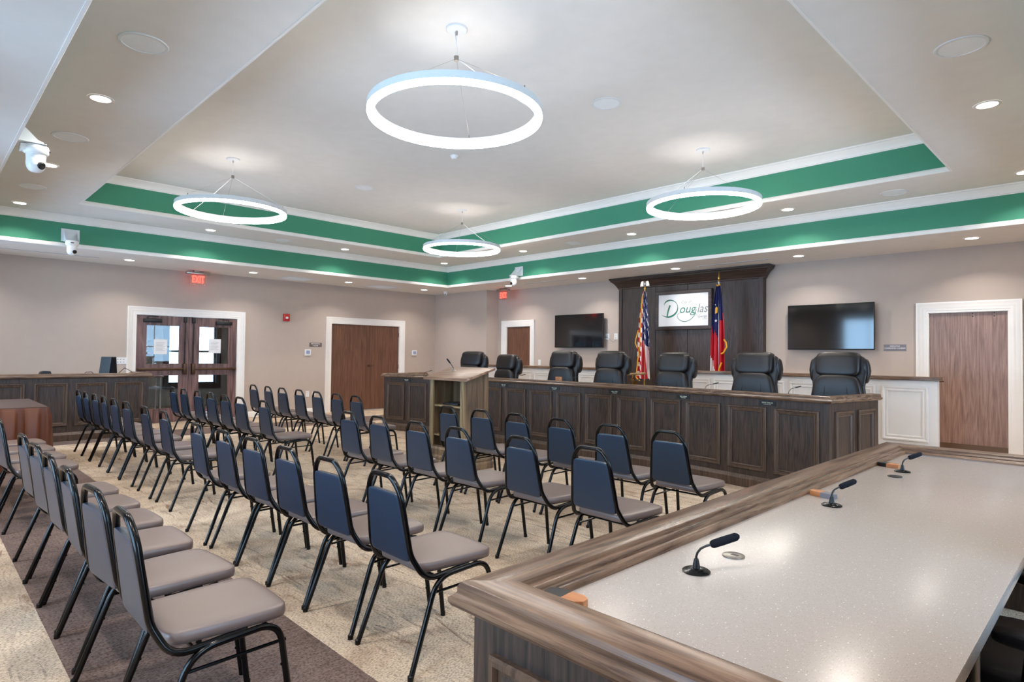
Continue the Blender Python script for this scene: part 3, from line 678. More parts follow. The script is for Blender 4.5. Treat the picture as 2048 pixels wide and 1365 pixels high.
# ------------------------------------------------------------------ white half wall with wood cap
def half_wall(lab, x0, x1, frs):
    t = thing('half_wall', lab, 'half wall', group='panelled half walls behind the dais')
    b = B(); b.box(x0, x1, 9.40, 9.52, .002, 1.145); obj('panel', b, 'panelwhite', t, smooth=False)
    b = B(); b.sweep([(-.03, 1.148), (-.045, 1.155), (-.045, 1.168), (-.036, 1.175), (-.036, 1.186), (-.028, 1.198), (.148, 1.198), (.156, 1.186), (.156, 1.175), (.165, 1.168), (.165, 1.155), (.15, 1.148)], [(x0-.02, 9.40), (x1+.03, 9.40)]); obj('cap_rail', b, 'capX', t, angle=30)
    for a, c in frs:
        b = B(); frame(b, (a, 9.399, .35), (1, 0, 0), (0, 0, 1), (0, -1, 0), c-a, .72, [(p[0]*1.25, p[1]*.9) for p in FPROF]); obj('panel_moulding', b, 'panelwhite', t, angle=25)
half_wall('white panelled half wall with wood cap ending by the executive chamber door', -5.36, -1.75, [(-2.375-.608*k, -1.845-.608*k) for k in range(6)][:5]+[(-5.33, -4.87)])
half_wall('white panelled half wall with wood cap before the flag side television', -10.5, -7.02, [(-7.62-.608*k, -7.09-.608*k) for k in range(5)])
t = thing('handrail', 'short round light wood handrail in the gap before the dark panelling', 'handrail')
b = B(); b.tube([(-7.05, 9.62, 1.065), (-6.6, 9.62, 1.085), (-6.25, 9.62, 1.11)], .022, 12); obj('rail', b, 'lectedge', t)
b = B(); b.tube(fillet([(-6.53, 9.62, 1.07), (-6.53, 9.62, 1.02), (-6.53, 9.56, 1.0)], .03), .008, 8); b.lathe([(0, 0), (.034, 0), (.034, .008), (0, .012)], 20, Matrix.Translation((-6.50, 9.585, .965)) @ Matrix.Rotation(PI/2, 4, 'X')); b.box(-6.51, -6.49, 9.585, 9.70, .2, .98); obj('bracket', b, 'brass', t)

# ------------------------------------------------------------------ lectern
t = thing('lectern', 'plywood lectern with slanted top and open back shelf before the council dais', 'lectern', (0, 0, 0))
lx0, lx1, ly0, ly1 = -6.42, -5.73, 4.87, 5.25
b = B(); b.prism([(ly0, .25), (ly1, .25), (ly1, 1.215), (ly0, 1.105)], (lx1-.02, 0, 0), (0, 1, 0), (0, 0, 1), (1, 0, 0), .02); obj('side_panel', b, 'lect', t, smooth=False)
b = B(); b.prism([(ly0, .25), (ly1, .25), (ly1, 1.215), (ly0, 1.105)], (lx0, 0, 0), (0, 1, 0), (0, 0, 1), (1, 0, 0), .02); obj('side_panel', b, 'lect', t, smooth=False)
b = B(); b.box(lx0+.02, lx1-.02, ly1-.02, ly1, .25, 1.21); obj('front_panel', b, 'lect', t, smooth=False)
for x in (lx0-.001, lx1-.075+.001): b = B(); b.box(x, x+.075, ly0-.02, ly0, .25, 1.10); obj('stile', b, 'lectedge', t, smooth=False)
for z in (.775, .40): b = B(); b.box(lx0+.02, lx1-.02, ly0+.005, ly1-.02, z-.02, z); obj('shelf', b, 'lectedge', t, smooth=False)
b = B(); a = math.atan2(.110, .38); T = Matrix.Translation(((lx0+lx1)/2, ly0-.06, 1.092)) @ Matrix.Rotation(a, 4, 'X')
b.box(-.43, .43, 0, .50, 0, .028, .004, T=T); b.box(-.43, .43, .0, .016, .028, .040, .003, T=T); obj('top', b, 'lecttop', t, angle=30)
b = B(); b.sweep([(0, .002), (0, .19), (-.012, .215), (-.012, .225), (.01, .25), (.10, .25), (.10, .002)], [(lx0-.05, ly0-.06), (lx1+.05, ly0-.06), (lx1+.05, ly1+.02), (lx0-.05, ly1+.02)], closed=True)
b.sweep([(-.02, .002), (-.02, .07), (-.008, .09), (-.008, .10), (-.02, .11), (-.02, .13), (0, .15), (0, .002)], [(lx0-.05, ly0-.06), (lx1+.05, ly0-.06), (lx1+.05, ly1+.02), (lx0-.05, ly1+.02)], closed=True); obj('base', b, 'lect', t, angle=30)
b = B(); b.box(-.16, .14, -.11, .10, 0, .02, .004); b.pillow((0, 0, .025), (.26, .18, .022), .6, 16, 8); o = obj('closed_folder', b, 'black'); o.location = (-6.1, 5.05, .776); tag(o, 'black folder lying on the lectern shelf', 'folder')
t = thing('lectern_microphone', 'black gooseneck microphone clipped to the lectern top', 'microphone', (-6.245, 5.10, 1.205))
b = B(); b.lathe([(0, -.02), (.034, -.012), (.034, .002), (.012, .012), (.010, .035), (0, .036)], 20, Matrix.Rotation(a, 4, 'X')); obj('base', b, 'nickel', t)
b = B(); b.tube([(0, 0, .03), (-.03, 0, .065), (-.07, 0, .10)], .005, 8); obj('gooseneck', b, 'black', t)
b = B(); b.tube([(-.068, 0, .098), (-.08, 0, .108), (-.14, 0, .155), (-.145, 0, .159)], .009, 12, rr=[.004, .010, .010, .004]); obj('windscreen', b, 'foam', t)

# ------------------------------------------------------------------ stacking chairs
def make_chair(label):
    t = thing('banquet_chair', label, 'chair')
    R = .0125
    def arch(s):
        return fillet([(s*.230, 0, .004), (s*.212, .150, .408), (s*.210, .455, .424), (s*.222, .512, .004)], [.085, .085], 8)
    for s in (-1, 1):
        pts = arch(s); k = len(pts)//2
        for part in (pts[:k+1], pts[k:]):
            b = B(); b.tube(part, R, 10)
            foot = part[0] if part[0].z < .1 else part[-1]
            b.lathe([(0, -.004), (R+.001, -.004), (R+.001, .016), (R, .018), (0, .024)], 10, Matrix.Translation(foot))
            nxt = part[1] if part[0].z < .1 else part[-2]; d = (nxt-foot).normalized()
            for f in (.12, .26): b.pillow(foot+d*f+Vector((0, .012 if foot.y < .2 else -.012, 0)), (.008, .010, .012), .8, 8, 6)
            obj('leg', b, 'blackmetal', t)
        b = B(); b.tube([(s*.215, .125, .345), (s*.214, .478, .352)], .0065, 8); obj('stretcher', b, 'blackmetal', t)
    b = B(); b.tube([(-.21, .17, .400), (.21, .17, .400)], .007, 8); b.tube([(-.21, .17, .400), (-.16, .28, .404), (-.16, .38, .408), (-.21, .42, .41)], .006, 6); b.tube([(-.21, .42, .410), (.21, .42, .410)], .007, 8)
    obj('seat_rail', b, 'blackmetal', t)
    half = [(-.200, .34, .424), (-.206, .088, .408), (-.170, .032, .52), (-.139, -.006, .80), (-.078, -.018, .869)]
    pts = fillet(half+[(p[0]*-1, p[1], p[2]) for p in half[::-1]], [.085, .03, .045, .03, .03, .045, .03, .085], 6)
    b = B(); b.tube(pts, .0132, 12); obj('back_frame', b, 'blackmetal', t)
    # padded back between the uprights
    b = B()
    def shape(p):
        v = (p.z+.155)/.31; w = .166+(.130-.166)*v; x = p.x/.5*w
        return Vector((x, .042-.046*v+p.y, .640+p.z))
    b.pillow((0, 0, 0), (1.0, .030, .31), .16, 40, 10, shape); obj('backrest', b, 'vinylback_window_blue', t, angle=60)
    b = B()
    def sshape(p):
        v = (p.z+.5); w = .185+.038*v; y = .075+.425*v; e = 1-.10*max(0, v-.5)
        return Vector((p.x/.5*w*e, y, .452+p.y+(-.012*v)*0+.004*(1-abs(p.x)*2)))
    b.pillow((0, 0, 0), (1.0, .052, 1.0), .26, 44, 12, sshape); obj('seat', b, 'vinyl', t, angle=60)
    return t
ORD = ['', 'first', 'second', 'third', 'fourth', 'fifth', 'sixth', 'seventh', 'eighth']
rows = [ # (block, row, y, xs ordered outward from the aisle)
 ('near desk', 'back', .56, [-5.06, -4.52, -4.03, -3.52, -2.96, -2.46]),
 ('near desk', 'third', 1.60, [-5.03, -4.47, -3.97, -3.475, -2.98, -2.45]),
 ('near desk', 'second', 2.97, [-5.17, -4.66, -4.09, -3.57, -2.91, -2.31]),
 ('near desk', 'front', 4.07, [-5.10, -4.56, -4.05, -3.50, -2.95, -2.42]),
 ('double doors', 'back', .54, [-6.34, -6.91, -7.48, -8.04]),
 ('double doors', 'third', 1.70, [-6.24, -6.88, -7.60, -8.15, -8.65, -9.14, -9.68, -10.17]),
 ('double doors', 'second', 2.90, [-6.92, -7.62, -8.12, -8.62, -9.13, -9.75, -10.25]),
 ('double doors', 'front', 4.14, [-7.04, -7.54, -8.09, -8.64, -9.22, -9.74, -10.32])]
c0 = None; rj = random.Random(5)
for blk, row, y, xs in rows:
    for k, x in enumerate(xs):
        yy = y
        if blk == 'near desk' and row == 'front': yy = 4.10-.012*k
        side = 'by the near desk' if blk == 'near desk' else 'by the double doors'
        lab = 'black banquet chair, %s from the aisle in the %s row %s' % (ORD[k+1], row, side)
        rz = math.radians(rj.uniform(-2, 2)); grp = 'banquet chairs in the %s row %s' % (row, side)
        if row == 'back': rz = math.radians((3, 4, 2, 0, 5, 0)[k] if blk == 'near desk' else 5)
        if c0 is None:
            c0 = make_chair(lab); c0.location = (x, yy, 0); c0.rotation_euler = (0, 0, rz); c0['group'] = grp
        else: dup(c0, (x, yy, 0), rz, lab, grp)

# ------------------------------------------------------------------ executive chairs (face -Y)
def exec_chair(label, group):
    t = thing('leather_chair', label, 'office chair', (0, 0, 0), 0, group)
    def back(p):   # gentle S curve and waist; p.z runs the height, p.y the depth
        v = p.z
        w = 1.0-.10*math.exp(-((v-.02)/.10)**2)
        return Vector((p.x*w, p.y+.10*max(0, v+.1)**1.2+.02*math.sin(v*7), p.z))
    b = B(); b.pillow((0, .24, .86), (.64, .10, .78), .34, 32, 20, back); obj('back_shell', b, 'leather', t, angle=70)
    b = B(); b.pillow((0, .165, .75), (.58, .13, .52), .42, 32, 16, lambda p: Vector((p.x*(1-.62*max(0, p.z+.02)), p.y+.06*max(0, p.z+.05), p.z)))
    obj('back_cushion', b, 'leather', t, angle=70)
    b = B()
    for s in (-1, 1): b.tube([(s*.10, .115, .56), (s*.13, .10, .75), (s*.115, .125, .97)], .003, 6)
    obj('seam', b, 'black', t)
    b = B()
    def hr(p):
        v = (p.z+.12)/.24; return Vector((p.x*(1.0-.10*(1-v)*0), p.y*(1.0-.35*(1-v))-.02*(1-v)+.05*v, p.z))
    b.pillow((0, .215, 1.135), (.50, .20, .30), .42, 32, 16, hr); obj('headrest', b, 'leather', t, angle=70)
    for s in (-1, 1):
        b = B(); b.pillow((s*.29, .30, 1.05), (.11, .12, .30), .7, 16, 12, lambda p: Vector((p.x*(1-1.8*abs(p.z)), p.y, p.z))); obj('wing', b, 'leather', t, angle=70)
    b = B(); b.pillow((0, -.05, .49), (.52, .54, .13), .38, 32, 14); obj('seat', b, 'leather', t, angle=70)
    for s in (-1, 1):
        b = B(); b.pillow((s*.31, -.03, .665), (.075, .36, .045), .5, 20, 10); obj('armrest', b, 'leather', t, angle=70)
        b = B(); b.tube(fillet([(s*.20, -.12, .43), (s*.31, -.14, .46), (s*.315, -.12, .65)], .06), .014, 8); b.tube(fillet([(s*.20, .12, .43), (s*.31, .12, .46), (s*.315, .10, .65)], .06), .014, 8); obj('arm_frame', b, 'blackmetal', t)
    b = B(); b.lathe([(0, .08), (.03, .08), (.03, .28), (.018, .28), (.018, .43), (0, .43)], 16); b.box(-.12, .12, -.12, .12, .405, .435, .01); obj('gas_column', b, 'black', t)
    b = B()
    for k in range(5):
        a = 2*PI*k/5; b.tube([(0, 0, .10), (math.cos(a)*.15, math.sin(a)*.15, .10), (math.cos(a)*.30, math.sin(a)*.30, .075)], .022, 8, rr=[.03, .024, .016])
    obj('star_base', b, 'black', t)
    for k in range(5):
        a = 2*PI*k/5; b = B(); T = Matrix.Translation((math.cos(a)*.30, math.sin(a)*.30, .030)) @ Matrix.Rotation(a, 4, 'Z') @ Matrix.Rotation(PI/2, 4, 'X')
        b.lathe([(0, -.022), (.026, -.022), (.028, -.012), (.022, -.004), (.022, .004), (.028, .012), (.026, .022), (0, .022)], 14, T); obj('caster', b, 'black', t)
    return t
ex = [(-9.38, 7.95, 10, 0, 'farthest from the camera, behind the lectern top'), (-8.38, 7.90, -4, -.055, 'set lowest, second from the double doors'), (-6.98, 7.95, 3, .02, 'third from the double doors, left of the far television'), (-5.98, 7.95, 0, .02, 'fourth from the double doors, under the far television'),
      (-4.83, 7.95, -2, 0, 'below the framed city logo'), (-3.58, 7.95, 3, .015, 'beside the red and blue state flag'), (-2.53, 7.95, 4, .02, 'under the near television')]
e0 = None
for x, y, rz, dz, w in ex:
    lab = 'black leather executive chair ' + w
    if e0 is None:
        e0 = exec_chair(lab, 'leather chairs behind the council dais'); e0.location = (x, y, .204); e0.rotation_euler = (0, 0, math.radians(rz)); e = e0
    else: e = dup(e0, (x, y, .204), math.radians(rz), lab)
    if dz:
        for c in [c for c in bpy.data.objects if c.parent is e and not c.name.startswith(('star_base', 'caster', 'gas_column'))]: c.location.z = dz
dup(e0, (-.085, 2.49, .003), math.radians(-88), 'black leather armchair at the stone top, arms just under its edge', 'leather chairs at the near desk')
e = dup(e0, (-.03, 1.56, .003), math.radians(-128), 'black leather armchair in the lower right corner nearest the camera', 'leather chairs at the near desk')
for c in [c for c in bpy.data.objects if c.parent is e and not c.name.startswith(('star_base', 'caster', 'gas_column'))]: c.location.z = -.14

# ------------------------------------------------------------------ dark panelled feature wall, logo, flags
t = thing('feature_panel', 'dark stained oak panelling with heavy crown rising behind the flags', 'wall panelling')
b = B()
for x0, x1 in ((-7.50, -6.705), (-6.695, -5.995), (-5.985, -5.30), (-5.29, -4.60)): b.box(x0, x1, 10.655, YF-.002, .002, 2.90, .002)
b.box(-7.56, -4.54, 10.665, YF-.002, .002, 2.90); obj('panel', b, 'featZ', t, smooth=False)
for x0, x1 in ((-7.58, -7.50), (-4.60, -4.52)): b = B(); b.box(x0, x1, 10.635, YF-.002, .002, 2.90, .004); obj('stile', b, 'featZ', t, smooth=False)
b = B(); b.sweep([(-.012, 2.82), (-.022, 2.83), (-.022, 2.845), (-.034, 2.86), (-.055, 2.90), (-.090, 2.945), (-.125, 2.975), (-.140, 2.985), (-.140, 3.0), (-.160, 3.02), (-.160, 3.043), (.02, 3.043), (.02, 2.82)], [(-7.58, YF-.02), (-7.58, 10.655), (-4.52, 10.655), (-4.52, YF-.02)])
b.box(-7.57, -4.53, 10.66, YF-.002, 2.89, 3.043); obj('crown', b, 'featX', t, angle=30)

t = thing('framed_logo', 'framed white board with green city logo on the dark panelling', 'sign')
b = B(); b.sweep([(0, 0), (0, .045), (.01, .055), (.065, .055), (.072, .045), (.072, 0)], [(0, 0), (1.205, 0), (1.205, .765), (0, .765)], (-6.675, 10.652, 1.945), (1, 0, 0), (0, 0, 1), (0, -1, 0), closed=True); obj('frame', b, 'featX', t, smooth=False)
b = B(); b.box(-6.605, -5.54, 10.615, 10.640, 2.015, 2.64); o = obj('board', b, 'logoboard', t, smooth=False)
b = B(); LO = (0, 10.6145, 0); LU, LV, LN = (1, 0, 0), (0, 0, 1), (0, -1, 0)
def smooth_(pts, ws, k=5):
    P, W = [], []; n = len(pts)
    for i in range(n-1):
        p0, p1, p2, p3 = pts[max(i-1, 0)], pts[i], pts[i+1], pts[min(i+2, n-1)]
        for j in range(k):
            u = j/k; P.append(tuple(.5*((2*p1[a])+(-p0[a]+p2[a])*u+(2*p0[a]-5*p1[a]+4*p2[a]-p3[a])*u*u+(-p0[a]+3*p1[a]-3*p2[a]+p3[a])*u**3) for a in (0, 1))); W.append(ws[i]*(1-u)+ws[i+1]*u)
    return P+[pts[-1]], W+[ws[-1]]
dx = -.052
bowl = [(-6.426, 2.441), (-6.40, 2.487), (-6.356, 2.515), (-6.288, 2.527), (-6.211, 2.507), (-6.154, 2.461), (-6.127, 2.392), (-6.139, 2.316), (-6.191, 2.25), (-6.267, 2.21), (-6.354, 2.20), (-6.422, 2.216), (-6.482, 2.248)]
P, W = smooth_([(x+dx, z) for x, z in bowl], [.006, .022, .032, .026, .016, .012, .016, .026, .034, .036, .026, .014, .003]); b.ribbon(P, W, LO, LU, LV, LN)
P, W = smooth_([(x+dx, z) for x, z in [(-6.292, 2.43), (-6.316, 2.367), (-6.34, 2.299), (-6.354, 2.213)]], [.034, .036, .032, .026]); b.ribbon(P, W, LO, LU, LV, LN, .003)
gt = [(-5.755, 2.33), (-5.765, 2.30), (-5.782, 2.234), (-5.854, 2.153), (-5.927, 2.114), (-6.002, 2.099), (-6.086, 2.123), (-6.143, 2.172), (-6.153, 2.231), (-6.106, 2.268), (-6.021, 2.281), (-5.928, 2.292), (-5.837, 2.29), (-5.773, 2.259), (-5.727, 2.199), (-5.705, 2.14)]
P, W = smooth_([(x-.03, z) for x, z in gt], [.012, .014, .014, .012, .012, .013, .012, .010, .008, .006, .005, .005, .006, .006, .005, .003]); b.ribbon(P, W, LO, LU, LV, LN)
b.text('oug', .235, (-6.150, 10.6145, 2.268), LU, LV, LN, .0025, 'LEFT', .28, .98)
b.mi = 1
b.text('las', .235, (-5.775, 10.6145, 2.268), LU, LV, LN, .0025, 'LEFT', .28, .90)
b.text('City of', .078, (-6.105, 10.6145, 2.452), LU, LV, LN, .0025, 'LEFT', .25, .95)
b.text('Georgia', .075, (-5.745, 10.6145, 2.168), LU, LV, LN, .0025, 'LEFT', .25, .72)
b.text('Est. 1895', .026, (-5.61, 10.6145, 2.140), LU, LV, LN, .0025)
obj('lettering', b, ['logogreen', 'logogrey'], o, smooth=False)

def flag_stand(name, lab, x, y, top, finial, us):
    t = thing(name, lab, 'flag', (x, y, 0), 0, 'flags on floor stands')
    b = B(); b.lathe([(0, .002), (.15, .002), (.15, .02), (.12, .035), (.03, .05), (.02, .10), (0, .10)], 28); obj('base', b, 'brass', t)
    b = B(); b.tube([(0, 0, .05), (0, 0, top)], .0125, 12); b.lathe([(0, top-.01), (.02, top-.01), (.024, top+.01), (.014, top+.03), (0, top+.03)], 14); obj('pole', b, 'brass' if us else 'nickel', t)
    b = B()
    if finial == 'eagle':
        b.pillow((0, 0, top+.045), (.05, .05, .04), 1, 14, 8); b.pillow((0, 0, top+.09), (.07, .06, .10), .9, 14, 10); b.pillow((-.02, -.01, top+.135), (.03, .03, .03), 1, 10, 8)
        for s in (-1, 1):
            b.prism([(s*.01, top+.07), (s*.03, top+.13), (s*.06, top+.145), (s*.085, top+.125), (s*.10, top+.07), (s*.098, top+.03), (s*.08, top+.06), (s*.065, top+.035), (s*.055, top+.06), (s*.04, top+.04), (s*.03, top+.06)], (0, -.008, 0), (1, 0, 0), (0, 0, 1), (0, 1, 0), .016)
    else:
        b.lathe([(0, top+.02), (.022, top+.03), (.012, top+.05), (.022, top+.07), (.016, top+.10), (0, top+.20)], 14)
    obj('finial', b, 'nickel' if us else 'brass', t)
    # gathered cloth: nu folds across, hangs from the pole head
    nu, nv = 56, 40; z1 = top-.06; z0 = 1.00 if us else .95
    b = B(); uvl = b.bm.loops.layers.uv.new('UVMap'); grid = []
    for j in range(nv+1):
        v = j/nv; z = z1+(z0-z1)*v; row = []
        spread = .03+.17*(v**.8) if us else .03+.165*(v**.7); cx = .005+.015*v
        amp = .012+.030*min(1, v*2)
        for i in range(nu+1):
            u = i/nu; ph = u*PI*2*(3.0)+v*.8
            xx = cx+(u-.5)*2*spread*(.9+.1*math.sin(v*5)) ; yy = -.02-amp*math.cos(ph)-.012*math.cos(ph*2.1+v*3)-.03*v
            zz = z-(.06*abs(u-.5)*v)+(.03*math.sin(u*9)*v if v > .8 else 0)
            row.append(b.v((xx, yy, zz)))
        grid.append(row)
    for j in range(nv):
        for i in range(nu):
            u = (i+.5)/nu; v = (j+.5)/nv
            f = b.face((grid[j][i], grid[j][i+1], grid[j+1][i+1], grid[j+1][i]))
            if us:
                for lp, (a, c) in zip(f.loops, ((i, j), (i+1, j), (i+1, j+1), (i, j+1))):
                    uu, vv = a/nu, c/nv
                    # rotate the pattern so that stripes fall steeply and the canton sits at the upper right
                    lp[uvl].uv = (vv*.62+(1-uu)*.12, .22+uu*.62-vv*.10+.12)
                    if uu < .34: lp[uvl].uv = (.5+vv*.5, .05+vv*1.4-uu*.3)
            else:
                lim = .40+.10*math.sin(u*5)+.04*math.sin(u*17)
                if v < lim: f.material_index = 1
                elif u < .42 and v > .70+.5*u: f.material_index = 2
                else: f.material_index = 0
    o = obj('cloth', b, ['usflag'] if us else ['flagred', 'flagblue', 'flagwhite'], t, angle=180)
    b = B()
    if us:
        b.tube([(grid_co(x_)) for x_ in [(0, 0, z1), (-.03, -.045, z1-.1), (-.05, -.06, z1-.5), (-.06, -.07, z1-1.0), (-.10, -.08, z1-1.35), (-.14, -.08, z0+.02), (-.09, -.08, z0-.03), (-.05, -.08, z0-.05)]], .011, 6)
        b.tube([(-.10, -.07, z1-.75), (-.155, -.07, z1-.92), (-.165, -.07, z1-1.0), (-.12, -.07, z1-1.10)], .010, 6)
    else:
        b.tube([(.13, -.07, z1-.95), (.175, -.08, z1-1.0), (.185, -.08, z1-1.08), (.13, -.09, z1-1.18), (.09, -.09, z1-1.2)], .014, 6)
        b.tube([(.10, -.09, z1-1.35), (.06, -.10, z1-1.45), (.03, -.10, z1-1.7)], .014, 6)
        b.tube([(-.03, -.02, z1+.02), (0, -.05, z1), (.03, -.02, z1+.02)], .014, 6)
    obj('fringe', b, 'fringe', t)
    if not us:
        b = B()
        def star(c, r): 
            pts = [(c[0]+math.sin(k*PI/5)*(r if k % 2 == 0 else r*.42), c[1]+math.cos(k*PI/5)*(r if k % 2 == 0 else r*.42)) for k in range(10)]
            b.prism(pts, (0, -.105, 0), (1, 0, 0), (0, 0, 1), (0, -1, 0), .002)
        b.mi = 0; star((0, z1-.62), .03); star((-.01, z1-.34), .013); b.mi = 1
        b.prism([(-.02, z1-.50), (.025, z1-.48), (.03, z1-.40), (.01, z1-.37), (-.015, z1-.40)], (0, -.10, 0), (1, 0, 0), (0, 0, 1), (0, -1, 0), .002)
        obj('emblem', b, ['flagwhite', 'fringe'], t, smooth=False)
    return t
def grid_co(p): return p
flag_stand('flag_on_stand', 'striped flag with white stars and eagle finial on stand by the panelling', -6.62, 10.15, 2.74, 'eagle', True)
flag_stand('flag_on_stand', 'blue and red state flag with spear finial beside the framed logo', -5.10, 10.15, 2.74, 'spear', False)

# ------------------------------------------------------------------ televisions and wall fittings
def tv(lab, x0, x1, z0, z1):
    t = thing('television', lab, 'television', ((x0+x1)/2, YF, (z0+z1)/2), 0, 'wall televisions'); w, h = (x1-x0)/2, (z1-z0)/2
    b = B(); b.box(-w, w, -.135, -.095, -h, h, .006); obj('body', b, 'black', t)
    b = B(); b.box(-w+.008, w-.008, -.1365, -.134, -h+.014, h-.008); obj('screen', b, 'screen', t, smooth=False)
    b = B(); b.box(-.30, .30, -.095, -.002, -.2, .2, .004); obj('wall_mount', b, 'black', t)
tv('large black flat television between the white cased door and dark panelling', -9.36, -7.98, 1.60, 2.345)
tv('large black flat television beside the executive chamber door', -4.10, -2.79, 1.565, 2.31)
def plate(lab, axis, pos, u, z, w, h, kind='outlet', m='white', d=.007, name='wall_plate', cat='wall plate', group=None):
    b = B()
    if axis == 'x': b.box(pos, pos+d, u-w/2, u+w/2, z-h/2, z+h/2, .002)
    else: b.box(u-w/2, u+w/2, pos-d, pos, z-h/2, z+h/2, .002)
    b.mi = 1
    def pip(du, dz, pw, ph):
        if axis == 'x': b.box(pos+d, pos+d+.002, u+du-pw/2, u+du+pw/2, z+dz-ph/2, z+dz+ph/2)
        else: b.box(u+du-pw/2, u+du+pw/2, pos-d-.002, pos-d, z+dz-ph/2, z+dz+ph/2)
    if kind == 'outlet':
        for dz in (-.025, .025): pip(-.007, dz, .004, .014); pip(.007, dz, .004, .014)
    elif kind == 'switches':
        for k in range(3):
            for dz in (-.026, .026): pip((k-1)*.048, dz, .022, .012)
    elif kind == 'rocker': pip(0, 0, .03, .06)
    return tag(obj(name, b, [m, 'greyplate' if kind != 'rocker' else 'offwhite'], smooth=False), lab, cat, group)
plate('white three gang switch plate beside the glazed entrance doors', 'x', XL, 2.89, 1.23, .185, .125, 'switches', name='light_switch', cat='light switch')
plate('white outlet low on the wall below the mechanical room sign', 'x', XL, 6.655, .46, .085, .135)
plate('white blank plate low on the wall next to the mechanical room door casing', 'x', XL, 6.81, .46, .08, .08, 'none')
plate('white outlet plate beside the far television, nearer the screen', 'y', YF, -7.955, 1.838, .10, .13)
plate('white outlet plate beside the far television, nearer the dark panelling', 'y', YF, -7.735, 1.842, .09, .13)
plate('white switch by the small cased door above the half wall', 'y', YF, -9.95, 1.25, .08, .13, 'rocker', name='light_switch', cat='light switch')
b = B(); b.tube([(-7.972, YF-.075, 1.83), (-7.966, YF-.05, 1.825), (-7.955, YF-.02, 1.83)], .006, 6); b.tube([(-7.95, YF-.012, 1.83), (-7.88, YF-.03, 1.78), (-7.80, YF-.02, 1.72), (-7.74, YF-.02, 1.75), (-7.735, YF-.012, 1.82)], .002, 5)
tag(obj('television_cable', b, 'stain'), 'thin cables running from the far television to two wall plates', 'cable')
def thermostat(lab, y, z):
    t = thing('thermostat', lab, 'thermostat', (XL, y, z), 0, 'thermostats'); b = B(); b.box(.001, .03, -.075, .075, -.072, .072, .008); obj('body', b, 'white', t); b = B(); b.box(.029, .0315, -.045, .045, -.035, .045); obj('display', b, 'lcd', t, smooth=False)
thermostat('white thermostat under the mechanical room sign', 6.64, 1.425); thermostat('white thermostat between the mechanical room doors and the corner', 9.655, 1.445)
def sign(lab, axis, pos, u, z, w, h, lines, m, ts):
    b = B()
    if axis == 'x': b.box(pos, pos+.006, u-w/2, u+w/2, z-h/2, z+h/2, .001); O, U, V, N = Vector((pos, u, z)), (0, 1, 0), (0, 0, 1), (1, 0, 0)
    else: b.box(u-w/2, u+w/2, pos-.006, pos, z-h/2, z+h/2, .001); O, U, V, N = Vector((u, pos, z)), (1, 0, 0), (0, 0, 1), (0, -1, 0)
    b.mi = 1
    for k, l in enumerate(lines): b.text(l, ts, O+Vector((0, 0, h*.22-k*ts*1.2)), U, V, N, .0068, off=ts*.015)
    tag(obj('room_sign', b, [m, 'letter'], smooth=False), lab, 'sign')
sign('small taupe sign reading mechanical room beside the brown double doors', 'x', XL, 6.84, 1.607, .31, .097, ['MECHANICAL', 'ROOM'], 'brownplate', .036)
sign('small grey executive commission chamber sign between television and door', 'y', YF, -2.545, 1.60, .30, .098, ['EXECUTIVE', 'COMMISSION CHAMBER'], 'greyplate', .026)
t = thing('fire_alarm', 'red fire alarm strobe on the beige wall between the two doorways', 'fire alarm', (XL, 6.11, 2.215))
b = B(); b.box(.001, .045, -.072, .072, -.082, .082, .006); obj('body', b, 'red', t); b = B(); b.pillow((.055, .0, -.01), (.03, .06, .05), .6, 14, 10); obj('strobe_lens', b, 'white', t)

# exit signs: ceiling canopy, clear edge-lit blade with red letters
def exit_sign(lab, loc, rz, w=.46):
    t = thing('exit_sign', lab, 'exit sign', loc, rz, 'edge lit exit signs')
    b = B(); b.box(-.09, .09, -.05, .05, -.022, -.001, .004); b.box(-w/2, w/2, -.045, .045, -.075, -.022, .01); obj('canopy', b, 'nickel', t)
    b = B(); b.prism([(-w*.38, -.075), (w*.38, -.075), (w*.33, -.285), (-w*.33, -.285)], (0, .004, 0), (1, 0, 0), (0, 0, 1), (0, -1, 0), .008); obj('acrylic_blade', b, 'acrylic', t, smooth=False)
    b = B()
    for s in (1, -1): b.text('EXIT', .19, (0, 0, -.178), (s, 0, 0), (0, 0, 1), (0, -s, 0), .0055, sx=.60, off=.008)
    obj('lettering', b, 'exitred', t, smooth=False)
exit_sign('clear exit sign with red letters hanging over the glazed entrance doors', (-13.25, 4.15, ZS), PI/2)
exit_sign('clear exit sign with red letters hanging near the small cased door', (-10.80, 10.35, ZS), math.radians(0), .40)

